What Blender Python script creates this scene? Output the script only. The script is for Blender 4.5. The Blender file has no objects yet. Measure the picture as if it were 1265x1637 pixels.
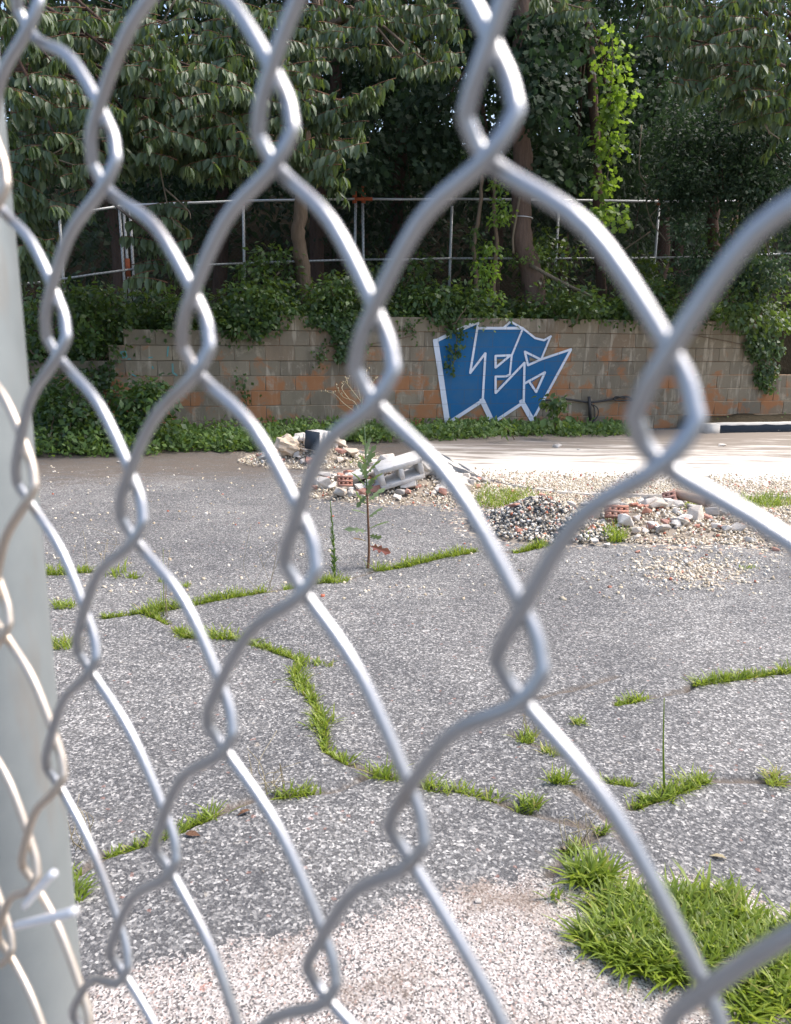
import bpy, math, random
import numpy as np
from mathutils import Vector, Matrix, Euler
from mathutils.geometry import tessellate_polygon

rng = np.random.default_rng(7)
random.seed(7)
sc = bpy.context.scene
COL = sc.collection
R = math.radians

# ------------------------------------------------------------------ camera
CAM_H = 1.38
F, CX, CY = 1290.0, 632.5, 818.5           # focal length and centre, in pixels of the 1265 x 1637 photograph
PITCH, ROLL = R(12.5), R(0.5)
_c, _s = math.cos(PITCH), math.sin(PITCH)
FW = np.array([0, _c, -_s]); UP0 = np.array([0, _s, _c]); RT0 = np.array([1.0, 0, 0])
RT = math.cos(ROLL) * RT0 + math.sin(ROLL) * UP0
UP = math.cos(ROLL) * UP0 - math.sin(ROLL) * RT0
CAM = np.array([0, 0, CAM_H])
cd = bpy.data.cameras.new('camera')
cam = bpy.data.objects.new('camera', cd); COL.objects.link(cam)
M = Matrix.Identity(4)
for k in range(3):
    M[k][0] = RT[k]; M[k][1] = UP[k]; M[k][2] = -FW[k]; M[k][3] = CAM[k]
cam.matrix_world = M
cd.sensor_fit = 'VERTICAL'; cd.sensor_height = 24.0; cd.sensor_width = 24.0
cd.lens = 24.0 * F / 1637.0
cd.clip_start = 0.01; cd.clip_end = 2000
cd.dof.use_dof = True; cd.dof.focus_distance = 7.0; cd.dof.aperture_fstop = cd.lens / 1.8
cd.dof.aperture_blades = 0
sc.camera = cam

# ------------------------------------------------------------------ light
SUN_DIR = Vector((0.80, 0.16, 1.25)).normalized()     # towards the sun
w = bpy.data.worlds.new('World'); sc.world = w; w.use_nodes = True
nt = w.node_tree; nt.nodes.clear()
sky = nt.nodes.new('ShaderNodeTexSky'); sky.sky_type = 'NISHITA'; sky.sun_disc = False
sky.sun_elevation = math.asin(SUN_DIR.z)
sky.sun_rotation = math.atan2(SUN_DIR.x, SUN_DIR.y)
sky.air_density = 1.0; sky.dust_density = 4.0; sky.ozone_density = 1.0
bg = nt.nodes.new('ShaderNodeBackground'); bg.inputs[1].default_value = 0.15
out = nt.nodes.new('ShaderNodeOutputWorld')
nt.links.new(sky.outputs[0], bg.inputs[0]); nt.links.new(bg.outputs[0], out.inputs[0])
sl = bpy.data.lights.new('sun', 'SUN'); sl.energy = 1.5; sl.angle = R(22); sl.color = (1.0, 0.96, 0.9)
so = bpy.data.objects.new('sun', sl); COL.objects.link(so)
so.rotation_euler = SUN_DIR.to_track_quat('Z', 'Y').to_euler(); so.location = (20, 4, 30)
vs = sc.view_settings
vs.view_transform = 'Standard'; vs.look = 'None'; vs.gamma = 1.0; vs.exposure = 1.25; vs.use_curve_mapping = False

# ------------------------------------------------------------------ pixel helpers
def ray(px, py):
    d = FW + RT * (px - CX) / F - UP * (py - CY) / F
    return d
def ground(px, py, z=0.0):
    d = ray(px, py); t = (z - CAM_H) / d[2]
    return CAM + d * t
def depth(px, py, dist):
    return CAM + ray(px, py) * dist
def hit(px, py, p0, n):
    d = ray(px, py); t = np.dot(p0 - CAM, n) / np.dot(d, n)
    return CAM + d * t
WT = R(12.0)
W_P = ground(632, 692)                                        # foot of the block wall
W_D = np.array([math.cos(WT), math.sin(WT), 0]); W_N = np.array([math.sin(WT), -math.cos(WT), 0])
def wallpt(px, py, off=0.0):
    return hit(px, py, W_P + W_N * off, W_N)
def wall_s(px, py=650):
    return float(np.dot(wallpt(px, py) - W_P, W_D))
def wpos(s, off, z):
    return W_P * np.array([1, 1, 0]) + W_D * s + W_N * off + np.array([0, 0, z])

# ------------------------------------------------------------------ mesh helpers
def np_mesh(name, V, faces, attrs=None, smooth=False):
    me = bpy.data.meshes.new(name)
    V = np.asarray(V, dtype=np.float32)
    me.vertices.add(len(V)); me.vertices.foreach_set('co', V.ravel())
    faces = [np.asarray(f, dtype=np.int32) for f in faces if len(f)]
    nl = sum(f.size for f in faces); npoly = sum(len(f) for f in faces)
    me.loops.add(nl); me.polygons.add(npoly)
    me.loops.foreach_set('vertex_index', np.concatenate([f.ravel() for f in faces]))
    tot = np.concatenate([np.full(len(f), f.shape[1], dtype=np.int32) for f in faces])
    st = np.concatenate([[0], np.cumsum(tot)[:-1]]).astype(np.int32)
    me.polygons.foreach_set('loop_start', st)
    if smooth: me.polygons.foreach_set('use_smooth', np.ones(npoly, dtype=bool))
    if attrs:
        for k, a in attrs.items():
            at = me.attributes.new(k, 'FLOAT', 'POINT'); at.data.foreach_set('value', np.asarray(a, dtype=np.float32))
    me.update(calc_edges=True); me.validate()
    return me

class MB:
    def __init__(s): s.v = []; s.f = []; s.t = []; s.n = 0
    def add(s, V, faces, tint=0.5):
        V = np.asarray(V, float)
        for f in faces: s.f.append(np.asarray(f, dtype=np.int32) + s.n)
        s.v.append(V); s.t.append(np.broadcast_to(np.asarray(tint, float), (len(V),)).copy()); s.n += len(V)
    def tube(s, pts, rad, sides=8, tint=0.5, cap=True):
        pts = np.asarray(pts, float); n = len(pts); rad = np.broadcast_to(np.asarray(rad, float), (n,))
        T = np.gradient(pts, axis=0); T /= np.linalg.norm(T, axis=1)[:, None] + 1e-12
        ref = np.array([0, 0, 1.0]) if abs(T[0][2]) < .9 else np.array([1.0, 0, 0])
        u = np.cross(ref, T[0]); u /= np.linalg.norm(u)
        a = np.linspace(0, 2 * np.pi, sides, endpoint=False); V = []
        for i in range(n):
            u = u - T[i] * np.dot(u, T[i]); u /= np.linalg.norm(u) + 1e-12; v = np.cross(T[i], u)
            V.append(pts[i] + rad[i] * (np.cos(a)[:, None] * u + np.sin(a)[:, None] * v))
        V = np.concatenate(V)
        i = np.arange(n - 1)[:, None] * sides; j = np.arange(sides)[None]; k = (j + 1) % sides
        q = np.stack([i + j, i + k, i + sides + k, i + sides + j], -1).reshape(-1, 4)
        fs = [q]
        if cap: fs += [np.arange(sides)[::-1][None], (np.arange(sides) + (n - 1) * sides)[None]]
        s.add(V, fs, tint)
    def box(s, lo, hi, tint=0.5):
        x0, y0, z0 = lo; x1, y1, z1 = hi
        V = [(x0, y0, z0), (x1, y0, z0), (x1, y1, z0), (x0, y1, z0), (x0, y0, z1), (x1, y0, z1), (x1, y1, z1), (x0, y1, z1)]
        s.add(V, [[(0, 3, 2, 1), (4, 5, 6, 7), (0, 1, 5, 4), (1, 2, 6, 5), (2, 3, 7, 6), (3, 0, 4, 7)]], tint)
    def mesh(s, name, smooth=False):
        by = {}
        for f in s.f: by.setdefault(f.shape[1], []).append(f)
        return np_mesh(name, np.concatenate(s.v), [np.concatenate(v) for v in by.values()], {'tint': np.concatenate(s.t)}, smooth)
    def build(s, name, mat, parent=None, smooth=False):
        return obj(name, s.mesh(name, smooth), mat, parent)

def obj(name, me, mat=None, parent=None, loc=None, rot=None):
    o = bpy.data.objects.new(name, me); COL.objects.link(o)
    if mat is not None and me is not None and not me.materials: me.materials.append(mat)
    if parent is not None: o.parent = parent
    if loc is not None: o.location = loc
    if rot is not None: o.rotation_euler = rot
    return o
def tag(o, label=None, cat=None, group=None, kind=None):
    if label: o['label'] = label
    if cat: o['category'] = cat
    if group: o['group'] = group
    if kind: o['kind'] = kind
    return o
def thing(name, label, cat, loc=(0, 0, 0), rot=(0, 0, 0), group=None):
    o = bpy.data.objects.new(name, None); COL.objects.link(o); o.location = loc; o.rotation_euler = rot
    o.empty_display_size = .1
    return tag(o, label, cat, group)
def local(root, V):                                           # world points to the frame of a thing that only has a location
    return np.asarray(V, float) - np.array(root.location)
def catmull(P, n=6):
    P = np.asarray(P, float); Q = np.vstack([2 * P[0] - P[1], P, 2 * P[-1] - P[-2]]); o = []
    for i in range(len(P) - 1):
        a, b, c, d = Q[i:i + 4]; t = np.linspace(0, 1, n, endpoint=False)[:, None]
        o.append(.5 * (2 * b + (c - a) * t + (2 * a - 5 * b + 4 * c - d) * t**2 + (3 * b - a - 3 * c + d) * t**3))
    o.append(P[-1:]); return np.concatenate(o)
def unit(v): return v / (np.linalg.norm(v, axis=-1, keepdims=True) + 1e-12)

# ------------------------------------------------------------------ leaves and blades
LEAF = (np.array([(0, 0, 0), (-.40, .24, .09), (.40, .24, .09), (0, .28, 0), (-.46, .58, .05), (.46, .58, .05), (0, .62, -.04), (0, 1, -.16)], float),
        [np.array([(0, 3, 1), (0, 2, 3), (4, 6, 7), (6, 5, 7)]), np.array([(1, 3, 6, 4), (3, 2, 5, 6)])])
RHOMB = (np.array([(0, 0, 0), (-.5, .45, .08), (.5, .45, .08), (0, 1, -.06)], float), [np.array([(0, 2, 1), (1, 2, 3)])])
LOBED = (np.array([(0, 0, 0), (-.18, .2, .04), (-.75, .28, .0), (-.3, .48, .05), (-.55, .8, -.04), (0, .62, 0), (.18, .2, .04), (.75, .28, .0), (.3, .48, .05), (.55, .8, -.04), (0, 1.05, -.1)], float),
         [np.array([(0, 5, 1), (1, 5, 3), (1, 3, 2), (3, 5, 4), (0, 6, 5), (6, 8, 5), (6, 7, 8), (8, 9, 5), (4, 5, 10), (5, 9, 10)])])
def leaves(mb, pos, d, nrm, L, W, tint, tpl=RHOMB):
    pos = np.asarray(pos, float); n = len(pos)
    if n == 0: return
    d = unit(np.asarray(d, float)); side = unit(np.cross(d, nrm)); nn = np.cross(side, d)
    T, fs = tpl; k = len(T)
    L = np.broadcast_to(L, (n,)); W = np.broadcast_to(W, (n,))
    V = pos[:, None] + T[None, :, 0, None] * (W[:, None, None] * side[:, None]) + T[None, :, 1, None] * (L[:, None, None] * d[:, None]) + T[None, :, 2, None] * (L[:, None, None] * nn[:, None])
    off = (np.arange(n) * k)[:, None, None]
    mb.add(V.reshape(-1, 3), [(f[None] + off).reshape(-1, f.shape[1]) for f in fs], np.repeat(np.broadcast_to(tint, (n,)), k))
def rand_dir(n): return unit(rng.normal(size=(n, 3)))
def blades(mb, base, d, L, W, bend, tint):
    """grass blades: base points, lean (horizontal vectors), length, width, droop"""
    n = len(base); d = np.asarray(d, float)
    h = d.copy(); h[:, 2] = 0
    hu = unit(h + 1e-6); side = np.stack([-hu[:, 1], hu[:, 0], np.zeros(n)], 1)
    ts = [0, .35, .7, 1.0]; wf = [.8, 1.0, .7, 0]
    V = []
    for t, wv in zip(ts, wf):
        c = base + d * (L * t)[:, None]
        c = c + hu * (bend * L * t * t)[:, None]; c[:, 2] -= bend * L * t * t * .75
        if wv > 0:
            V += [c - side * (W * wv / 2)[:, None], c + side * (W * wv / 2)[:, None]]
        else: V.append(c)
    V = np.stack(V, 1).reshape(-1, 3); off = (np.arange(n) * 7)[:, None, None]
    q = np.array([(0, 1, 3, 2), (2, 3, 5, 4)]); t3 = np.array([(4, 5, 6)])
    mb.add(V, [(q[None] + off).reshape(-1, 4), (t3[None] + off).reshape(-1, 3)], np.repeat(tint, 7))

# ------------------------------------------------------------------ materials
class NT:
    def __init__(s, name):
        m = bpy.data.materials.new(name); m.use_nodes = True; s.m = m; s.t = m.node_tree; s.t.nodes.clear()
        s.out = s.t.nodes.new('ShaderNodeOutputMaterial')
    def n(s, typ, props=None, **ins):
        x = s.t.nodes.new(typ)
        for k, v in (props or {}).items(): setattr(x, k, v)
        for k, v in ins.items():
            key = int(k[1:]) if k[0] == 'i' and k[1:].isdigit() else k.replace('_', ' ')
            s.set(x, key, v)
        return x
    def set(s, x, key, v):
        if isinstance(v, bpy.types.NodeSocket): s.t.links.new(v, x.inputs[key])
        else: x.inputs[key].default_value = v
    def coord(s, what='world'):
        if what == 'world': return s.n('ShaderNodeNewGeometry').outputs['Position']
        return s.n('ShaderNodeTexCoord').outputs[what]
    def noise(s, vec, scale, detail=4, rough=.55, dist=0):
        return s.n('ShaderNodeTexNoise', Vector=vec, Scale=scale, Detail=detail, Roughness=rough, Distortion=dist).outputs[0]
    def vor(s, vec, scale, out='Color', feature='F1', rnd=1.0):
        x = s.n('ShaderNodeTexVoronoi', {'feature': feature}, Vector=vec, Scale=scale); x.inputs['Randomness'].default_value = rnd
        return x.outputs[out]
    def ramp(s, fac, stops, interp='LINEAR'):
        x = s.n('ShaderNodeValToRGB', Fac=fac); cr = x.color_ramp; cr.interpolation = interp
        while len(cr.elements) < len(stops): cr.elements.new(.5)
        for e, (p, c) in zip(cr.elements, stops):
            e.position = p; e.color = (*c, 1) if len(c) == 3 else c
        return x.outputs[0]
    def mix(s, fac, a, b, blend='MIX'):
        x = s.n('ShaderNodeMix', {'data_type': 'RGBA', 'blend_type': blend})
        s.set(x, 0, fac)
        for i, v in ((6, a), (7, b)):
            s.set(x, i, (*v, 1) if isinstance(v, tuple) and len(v) == 3 else v)
        return x.outputs[2]
    def math(s, op, a, b=0.0, c=0.0, clamp=False):
        x = s.n('ShaderNodeMath', {'operation': op, 'use_clamp': clamp}); s.set(x, 0, a); s.set(x, 1, b); s.set(x, 2, c); return x.outputs[0]
    def sep(s, vec): return s.n('ShaderNodeSeparateXYZ', Vector=vec).outputs
    def scale(s, vec, v):
        return s.n('ShaderNodeVectorMath', {'operation': 'MULTIPLY'}, i0=vec, i1=v).outputs[0]
    def attr(s, name): return s.n('ShaderNodeAttribute', {'attribute_name': name}).outputs['Fac']
    def smooth(s, v, a, b):
        x = s.n('ShaderNodeMapRange', {'interpolation_type': 'SMOOTHSTEP'}, Value=v); x.inputs[1].default_value = a; x.inputs[2].default_value = b
        return x.outputs[0]
    def bump(s, h, strength=.3, dist=.01):
        return s.n('ShaderNodeBump', Height=h, Strength=strength, Distance=dist).outputs[0]
    def bsdf(s, col, rough=.8, metal=0.0, normal=None, spec=.5):
        b = s.n('ShaderNodeBsdfPrincipled')
        s.set(b, 'Base Color', (*col, 1) if isinstance(col, tuple) and len(col) == 3 else col); s.set(b, 'Roughness', rough); s.set(b, 'Metallic', metal)
        s.set(b, 'Specular IOR Level', spec)
        if normal is not None: s.set(b, 'Normal', normal)
        s.t.links.new(b.outputs[0], s.out.inputs[0]); return b

def leaf_mat(name, stops, rough=.45, trans=.35, tcol=(.35, .5, .05), spec=.5):
    g = NT(name); col = g.ramp(g.attr('tint'), stops)
    v = g.noise(g.coord(), 30, 2); col = g.mix(g.math('MULTIPLY', v, .35), col, (.09, .10, .03))
    b = g.bsdf(col, rough, spec=spec)
    tr = g.n('ShaderNodeBsdfTranslucent'); g.set(tr, 'Color', g.mix(.5, col, tcol))
    mx = g.n('ShaderNodeMixShader'); g.set(mx, 0, trans); g.t.links.new(b.outputs[0], mx.inputs[1]); g.t.links.new(tr.outputs[0], mx.inputs[2])
    g.t.links.new(mx.outputs[0], g.out.inputs[0]); return g.m

MAT = {}
def make_mats():
    # asphalt ground with soil, pink aggregate apron and pale dust
    g = NT('asphalt'); p = g.coord()
    base = g.vor(p, 135, 'Color'); v1 = g.sep(base)[0]
    big = g.noise(p, .9, 5, .6); mid = g.noise(p, 7, 4)
    streak = g.noise(g.scale(p, (1.2, 9, 1)), 2.2, 5, .65)
    agg = g.ramp(v1, [(0, (.018, .018, .02)), (.32, (.055, .055, .058)), (.55, (.125, .123, .122)), (.76, (.24, .234, .226)), (.9, (.40, .388, .37)), (1, (.66, .635, .60))])
    fine = g.vor(p, 330, 'Color'); agg = g.mix(.20, agg, g.ramp(g.sep(fine)[1], [(0, (.07, .07, .075)), (.6, (.2, .195, .19)), (1, (.5, .48, .45))]))
    tone = g.math('ADD', g.math('MULTIPLY', big, .7), g.math('MULTIPLY', streak, .3))
    agg = g.mix(g.smooth(tone, .42, .62), g.mix(.42, agg, (.07, .071, .076)), g.mix(.14, agg, (.30, .29, .275)))
    scr = g.smooth(g.noise(g.scale(p, (1.1, 22, 1)), 1.3, 5, .6), .66, .72); agg = g.mix(g.math('MULTIPLY', scr, .5), agg, (.05, .05, .052))
    scr2 = g.smooth(g.noise(g.scale(p, (1.6, 26, 1)), 1.1, 4, .6), .69, .73); agg = g.mix(g.math('MULTIPLY', scr2, .45), agg, (.5, .48, .45))
    red = g.math('GREATER_THAN', g.sep(g.vor(p, 95, 'Color'))[2], .9955)
    agg = g.mix(g.math('MULTIPLY', red, .3), agg, (.36, .14, .09))
    # apron
    v2 = g.sep(g.vor(p, 230, 'Color'))[1]
    apr = g.ramp(v2, [(0, (.085, .08, .078)), (.12, (.17, .148, .138)), (.26, (.31, .278, .256)), (.58, (.39, .352, .327)), (.63, (.33, .24, .21)), (.67, (.44, .402, .377)), (.9, (.58, .55, .52))], 'CONSTANT')
    stain = g.smooth(g.noise(p, 3.2, 5, .6), .50, .66)
    apr = g.mix(g.math('MULTIPLY', stain, .62), apr, (.16, .115, .085))
    am = g.math('ADD', g.attr('apron'), g.math('MULTIPLY', g.math('SUBTRACT', g.noise(p, 14, 6, .7), .5), .16))
    am = g.math('ADD', am, g.math('MULTIPLY', g.math('SUBTRACT', v1, .5), .05))
    col = g.mix(g.smooth(am, -.02, .02), agg, apr)
    # soil
    soil = g.mix(g.noise(p, 70, 6, .8), (.035, .028, .024), (.21, .17, .135)); soil = g.mix(g.smooth(g.noise(g.scale(p, (1, 3, 1)), 5, 6, .75), .5, .62), soil, g.mix(.5, agg, (.09, .075, .062)))
    dm = g.math('ADD', g.attr('soil'), g.math('MULTIPLY', g.math('SUBTRACT', g.noise(g.scale(p, (1, 2.2, 1)), 4, 6, .7), .5), 1.1))
    col = g.mix(g.math('MULTIPLY', g.smooth(dm, .3, .75), .9), col, soil)
    # pale dust and crumbs round the rubble
    crumbs = g.ramp(g.sep(g.vor(p, 48, 'Color'))[0], [(0, (.2, .16, .13)), (.3, (.5, .42, .32)), (.7, (.66, .58, .46)), (.93, (.42, .16, .1)), (1, (.75, .7, .62))], 'CONSTANT')
    cm = g.math('ADD', g.attr('dust'), g.math('MULTIPLY', g.math('SUBTRACT', g.noise(p, 9, 6, .75), .5), 1.3))
    cm = g.math('ADD', cm, g.math('MULTIPLY', g.math('SUBTRACT', g.sep(g.vor(p, 48, 'Color'))[1], .5), .8))
    col = g.mix(g.smooth(cm, .45, .75), col, crumbs)
    h = g.math('ADD', g.vor(p, 125, 'Distance'), g.math('MULTIPLY', mid, .6))
    g.bsdf(col, .86, normal=g.bump(h, .55, .006), spec=.35); MAT['ground'] = g.m
    # pale concrete slab with dirt streaks
    g = NT('slab_concrete'); p = g.coord()
    col = g.mix(g.noise(p, 1.5, 6, .65), (.50, .46, .41), (.66, .62, .56))
    dirt = g.smooth(g.math('ADD', g.noise(g.scale(p, (.5, 3.2, 1)), 1.6, 6, .68), g.math('MULTIPLY', g.attr('tint'), .62)), .56, .74)
    col = g.mix(g.math('MULTIPLY', dirt, .82), col, (.17, .135, .105))
    g.bsdf(col, .9, normal=g.bump(g.noise(p, 40, 5), .3, .01), spec=.2); MAT['slab'] = g.m
    # wall blocks
    g = NT('block_concrete'); p = g.coord(); r = g.n('ShaderNodeObjectInfo').outputs['Random']
    z = g.sep(p)[2]
    col = g.ramp(r, [(0, (.155, .13, .095)), (.25, (.22, .185, .13)), (.45, (.18, .15, .11)), (.65, (.26, .215, .15)), (.8, (.195, .16, .115)), (.92, (.25, .165, .10)), (1, (.30, .26, .19))])
    grain = g.noise(p, 60, 6, .7); col = g.mix(g.math('MULTIPLY', grain, .4), col, (.32, .27, .20))
    run = g.noise(g.scale(p, (5, 5, .8)), 2.2, 5, .6)
    col = g.mix(g.math('MULTIPLY', g.smooth(run, .53, .68), .7), col, (.46, .40, .31))
    pale = g.smooth(g.noise(p, 5.5, 6, .75, .2), .54, .66); col = g.mix(g.math('MULTIPLY', pale, .5), col, (.42, .36, .27))
    dark = g.smooth(g.noise(g.scale(p, (2, 2, .6)), 1.1, 5, .6), .45, .7); col = g.mix(g.math('MULTIPLY', dark, .45), col, (.10, .082, .062))
    clay = g.math('ADD', g.noise(p, 2.3, 6, .65, .4), g.math('MULTIPLY', g.math('SUBTRACT', .55, z), .16))
    clay = g.math('ADD', clay, g.math('MULTIPLY', g.math('SUBTRACT', r, .5), .12))
    col = g.mix(g.math('MULTIPLY', g.smooth(clay, .50, .62), .8), col, (.36, .15, .06))
    g.bsdf(col, .92, normal=g.bump(grain, .4, .006), spec=.2); MAT['block'] = g.m
    g = NT('mortar'); p = g.coord()
    col = g.mix(g.noise(p, 2.5, 5, .65), (.22, .17, .12), (.46, .38, .29)); col = g.mix(g.math('MULTIPLY', g.smooth(g.noise(p, 3.1, 4), .5, .62), .7), col, (.38, .16, .06))
    g.bsdf(col, .95, spec=.2); MAT['mortar'] = g.m
    # spray paint
    def paint(name, c, fade):
        g = NT(name); p = g.coord(); o = g.coord('Object')
        col = g.mix(g.math('MULTIPLY', g.smooth(g.noise(p, 3.5, 5, .65), .42, .75), .5), c, fade)
        br = g.n('ShaderNodeTexBrick', {'offset': .5}, Vector=o, Scale=1.0); br.inputs['Mortar Size'].default_value = .006; br.inputs['Brick Width'].default_value = .4; br.inputs['Row Height'].default_value = .2
        br.inputs['Mortar Smooth'].default_value = .6
        col = g.mix(g.math('MULTIPLY', br.outputs['Fac'], .4), col, (.09, .08, .075))
        g.bsdf(col, .7, normal=g.bump(g.noise(p, 60, 5), .3, .005), spec=.3); MAT[name] = g.m
    paint('paint_blue', (.010, .112, .27), (.055, .12, .20)); paint('paint_white', (.66, .70, .78), (.46, .46, .48)); paint('paint_turquoise', (.10, .30, .30), (.2, .24, .2))
    # soils, bark, wood
    g = NT('bank_soil'); p = g.coord(); col = g.mix(g.noise(p, 5, 6, .7), (.018, .016, .010), (.07, .055, .035)); g.bsdf(col, .95, normal=g.bump(g.noise(p, 12, 5), .8, .05), spec=.1); MAT['soil'] = g.m
    def bark(name, a, b):
        g = NT(name); p = g.coord(); v = g.noise(g.scale(p, (9, 9, 1.6)), 3, 6, .7)
        g.bsdf(g.mix(v, a, b), .9, normal=g.bump(v, .9, .03), spec=.15); MAT[name] = g.m
    bark('bark', (.035, .022, .018), (.16, .105, .08)); bark('bark_pale', (.09, .062, .042), (.28, .21, .15)); bark('bark_mid', (.07, .048, .038), (.23, .16, .125)); bark('dead_wood', (.11, .085, .06), (.30, .25, .18)); bark('twig_red', (.10, .045, .03), (.22, .13, .08))
    # leaves
    MAT['droop'] = leaf_mat('leaf_droop', [(0, (.045, .080, .045)), (.5, (.075, .120, .065)), (.9, (.115, .165, .080)), (1, (.24, .22, .06))], .5, .25)
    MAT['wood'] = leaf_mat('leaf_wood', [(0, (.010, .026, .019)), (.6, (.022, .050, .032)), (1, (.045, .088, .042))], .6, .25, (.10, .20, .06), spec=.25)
    MAT['bright'] = leaf_mat('leaf_bright', [(0, (.085, .165, .035)), (.6, (.15, .26, .045)), (1, (.26, .38, .07))], .5, .5, (.5, .75, .05))
    MAT['ivy'] = leaf_mat('leaf_ivy', [(0, (.018, .048, .017)), (.6, (.04, .095, .028)), (1, (.09, .17, .04))], .45, .3)
    MAT['weed'] = leaf_mat('leaf_weed', [(0, (.05, .105, .025)), (.6, (.095, .185, .04)), (1, (.17, .27, .06))], .55, .35)
    MAT['grass'] = leaf_mat('grass_blade', [(0, (.09, .15, .015)), (.5, (.20, .28, .025)), (.85, (.35, .40, .05)), (.93, (.42, .35, .13)), (1, (.36, .20, .09))], .45, .4, (.5, .65, .06))
    MAT['lettuce'] = leaf_mat('leaf_lettuce', [(0, (.12, .18, .09)), (.6, (.17, .24, .13)), (.85, (.22, .28, .12)), (.95, (.28, .05, .06)), (1, (.20, .10, .07))], .5, .3)
    MAT['straw'] = leaf_mat('dry_straw', [(0, (.26, .20, .11)), (1, (.50, .42, .27))], .7, .2, (.5, .4, .2))
    # masonry rubble
    def rubble(name, stops, bumpy=.5):
        g = NT(name); o = g.coord(); r = g.n('ShaderNodeObjectInfo').outputs['Random']
        col = g.ramp(r, stops); n1 = g.noise(o, 16, 6, .7); n2 = g.noise(o, 90, 4, .7)
        col = g.mix(g.math('MULTIPLY', g.smooth(n1, .45, .75), .55), col, (.30, .25, .20)); col = g.mix(g.math('MULTIPLY', n2, .3), col, (.72, .69, .64))
        g.bsdf(col, .92, normal=g.bump(n2, bumpy, .01), spec=.2); MAT[name] = g.m
    rubble('chunk', [(0, (.36, .33, .30)), (.35, (.52, .49, .45)), (.7, (.62, .58, .53)), (.9, (.50, .40, .30)), (1, (.66, .62, .57))])
    rubble('boulder', [(0, (.56, .43, .30)), (1, (.56, .43, .30))])
    rubble('cinder', [(0, (.52, .51, .49)), (1, (.56, .54, .52))])
    rubble('cinder_dark', [(0, (.045, .055, .07)), (1, (.05, .06, .07))], .3)
    rubble('redbrick', [(0, (.36, .115, .06)), (.5, (.42, .15, .085)), (1, (.34, .14, .10))])
    rubble('clay_pipe', [(0, (.34, .22, .15)), (1, (.34, .22, .15))])
    def pebbles(name, stops):
        g = NT(name); g.bsdf(g.ramp(g.attr('tint'), stops, 'LINEAR'), .85, spec=.3); MAT[name] = g.m
    pebbles('gravel_dark', [(0, (.035, .04, .045)), (.36, (.10, .105, .11)), (.44, (.34, .29, .22)), (.75, (.55, .51, .44)), (.92, (.68, .65, .60)), (.97, (.40, .14, .08)), (1, (.4, .14, .08))])
    pebbles('gravel_pale', [(0, (.34, .27, .19)), (.35, (.54, .46, .34)), (.75, (.64, .57, .46)), (.965, (.72, .68, .61)), (.975, (.40, .13, .08)), (1, (.4, .13, .08))])
    g = NT('mound_debris'); p = g.coord(); g.bsdf(g.mix(g.noise(p, 30, 5, .7), (.13, .105, .085), (.40, .35, .29)), .95, spec=.1); MAT['mound'] = g.m
    # metals and paint
    def galv(name, a, b, rough, metal):
        g = NT(name); o = g.coord(); n1 = g.noise(o, 60, 5, .6); n2 = g.noise(g.scale(o, (1, 1, .25)), 45, 4)
        col = g.mix(n1, a, b); col = g.mix(g.math('MULTIPLY', g.smooth(n2, .55, .72), .35), col, (.33, .25, .18))
        g.bsdf(col, g.math('ADD', rough, g.math('MULTIPLY', n1, .15)), metal, normal=g.bump(g.noise(o, 400, 3), .12, .0004)); MAT[name] = g.m
    galv('wire_zinc', (.35, .36, .375), (.48, .485, .50), .30, .9); galv('post_zinc', (.27, .30, .305), (.36, .385, .385), .42, .5); galv('wire_warm', (.50, .43, .36), (.62, .55, .47), .36, .8); galv('tie_alu', (.78, .78, .79), (.86, .86, .86), .35, .25)
    galv('rail_zinc', (.46, .48, .48), (.62, .63, .63), .45, .5)
    g = NT('mesh_dark'); g.bsdf((.05, .06, .06), .6, .3); MAT['mesh_dark'] = g.m
    g = NT('rust_fitting'); p = g.coord(); g.bsdf(g.mix(g.noise(p, 30, 4), (.34, .075, .025), (.50, .13, .05)), .7); MAT['rust'] = g.m
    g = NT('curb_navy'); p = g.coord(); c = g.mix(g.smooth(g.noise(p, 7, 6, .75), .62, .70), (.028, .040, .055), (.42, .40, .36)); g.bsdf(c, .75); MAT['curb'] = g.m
    g = NT('curb_white'); p = g.coord(); c = g.mix(g.noise(p, 9, 5, .7), (.30, .28, .255), (.62, .60, .56)); g.bsdf(c, .8); MAT['curb_white'] = g.m
    g = NT('black_pipe'); p = g.coord(); g.bsdf(g.mix(g.noise(p, 15, 4), (.02, .02, .02), (.07, .06, .055)), .6); MAT['pipe'] = g.m
    g = NT('white_cord'); g.bsdf((.7, .7, .7), .6); MAT['cord'] = g.m
make_mats()

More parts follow.
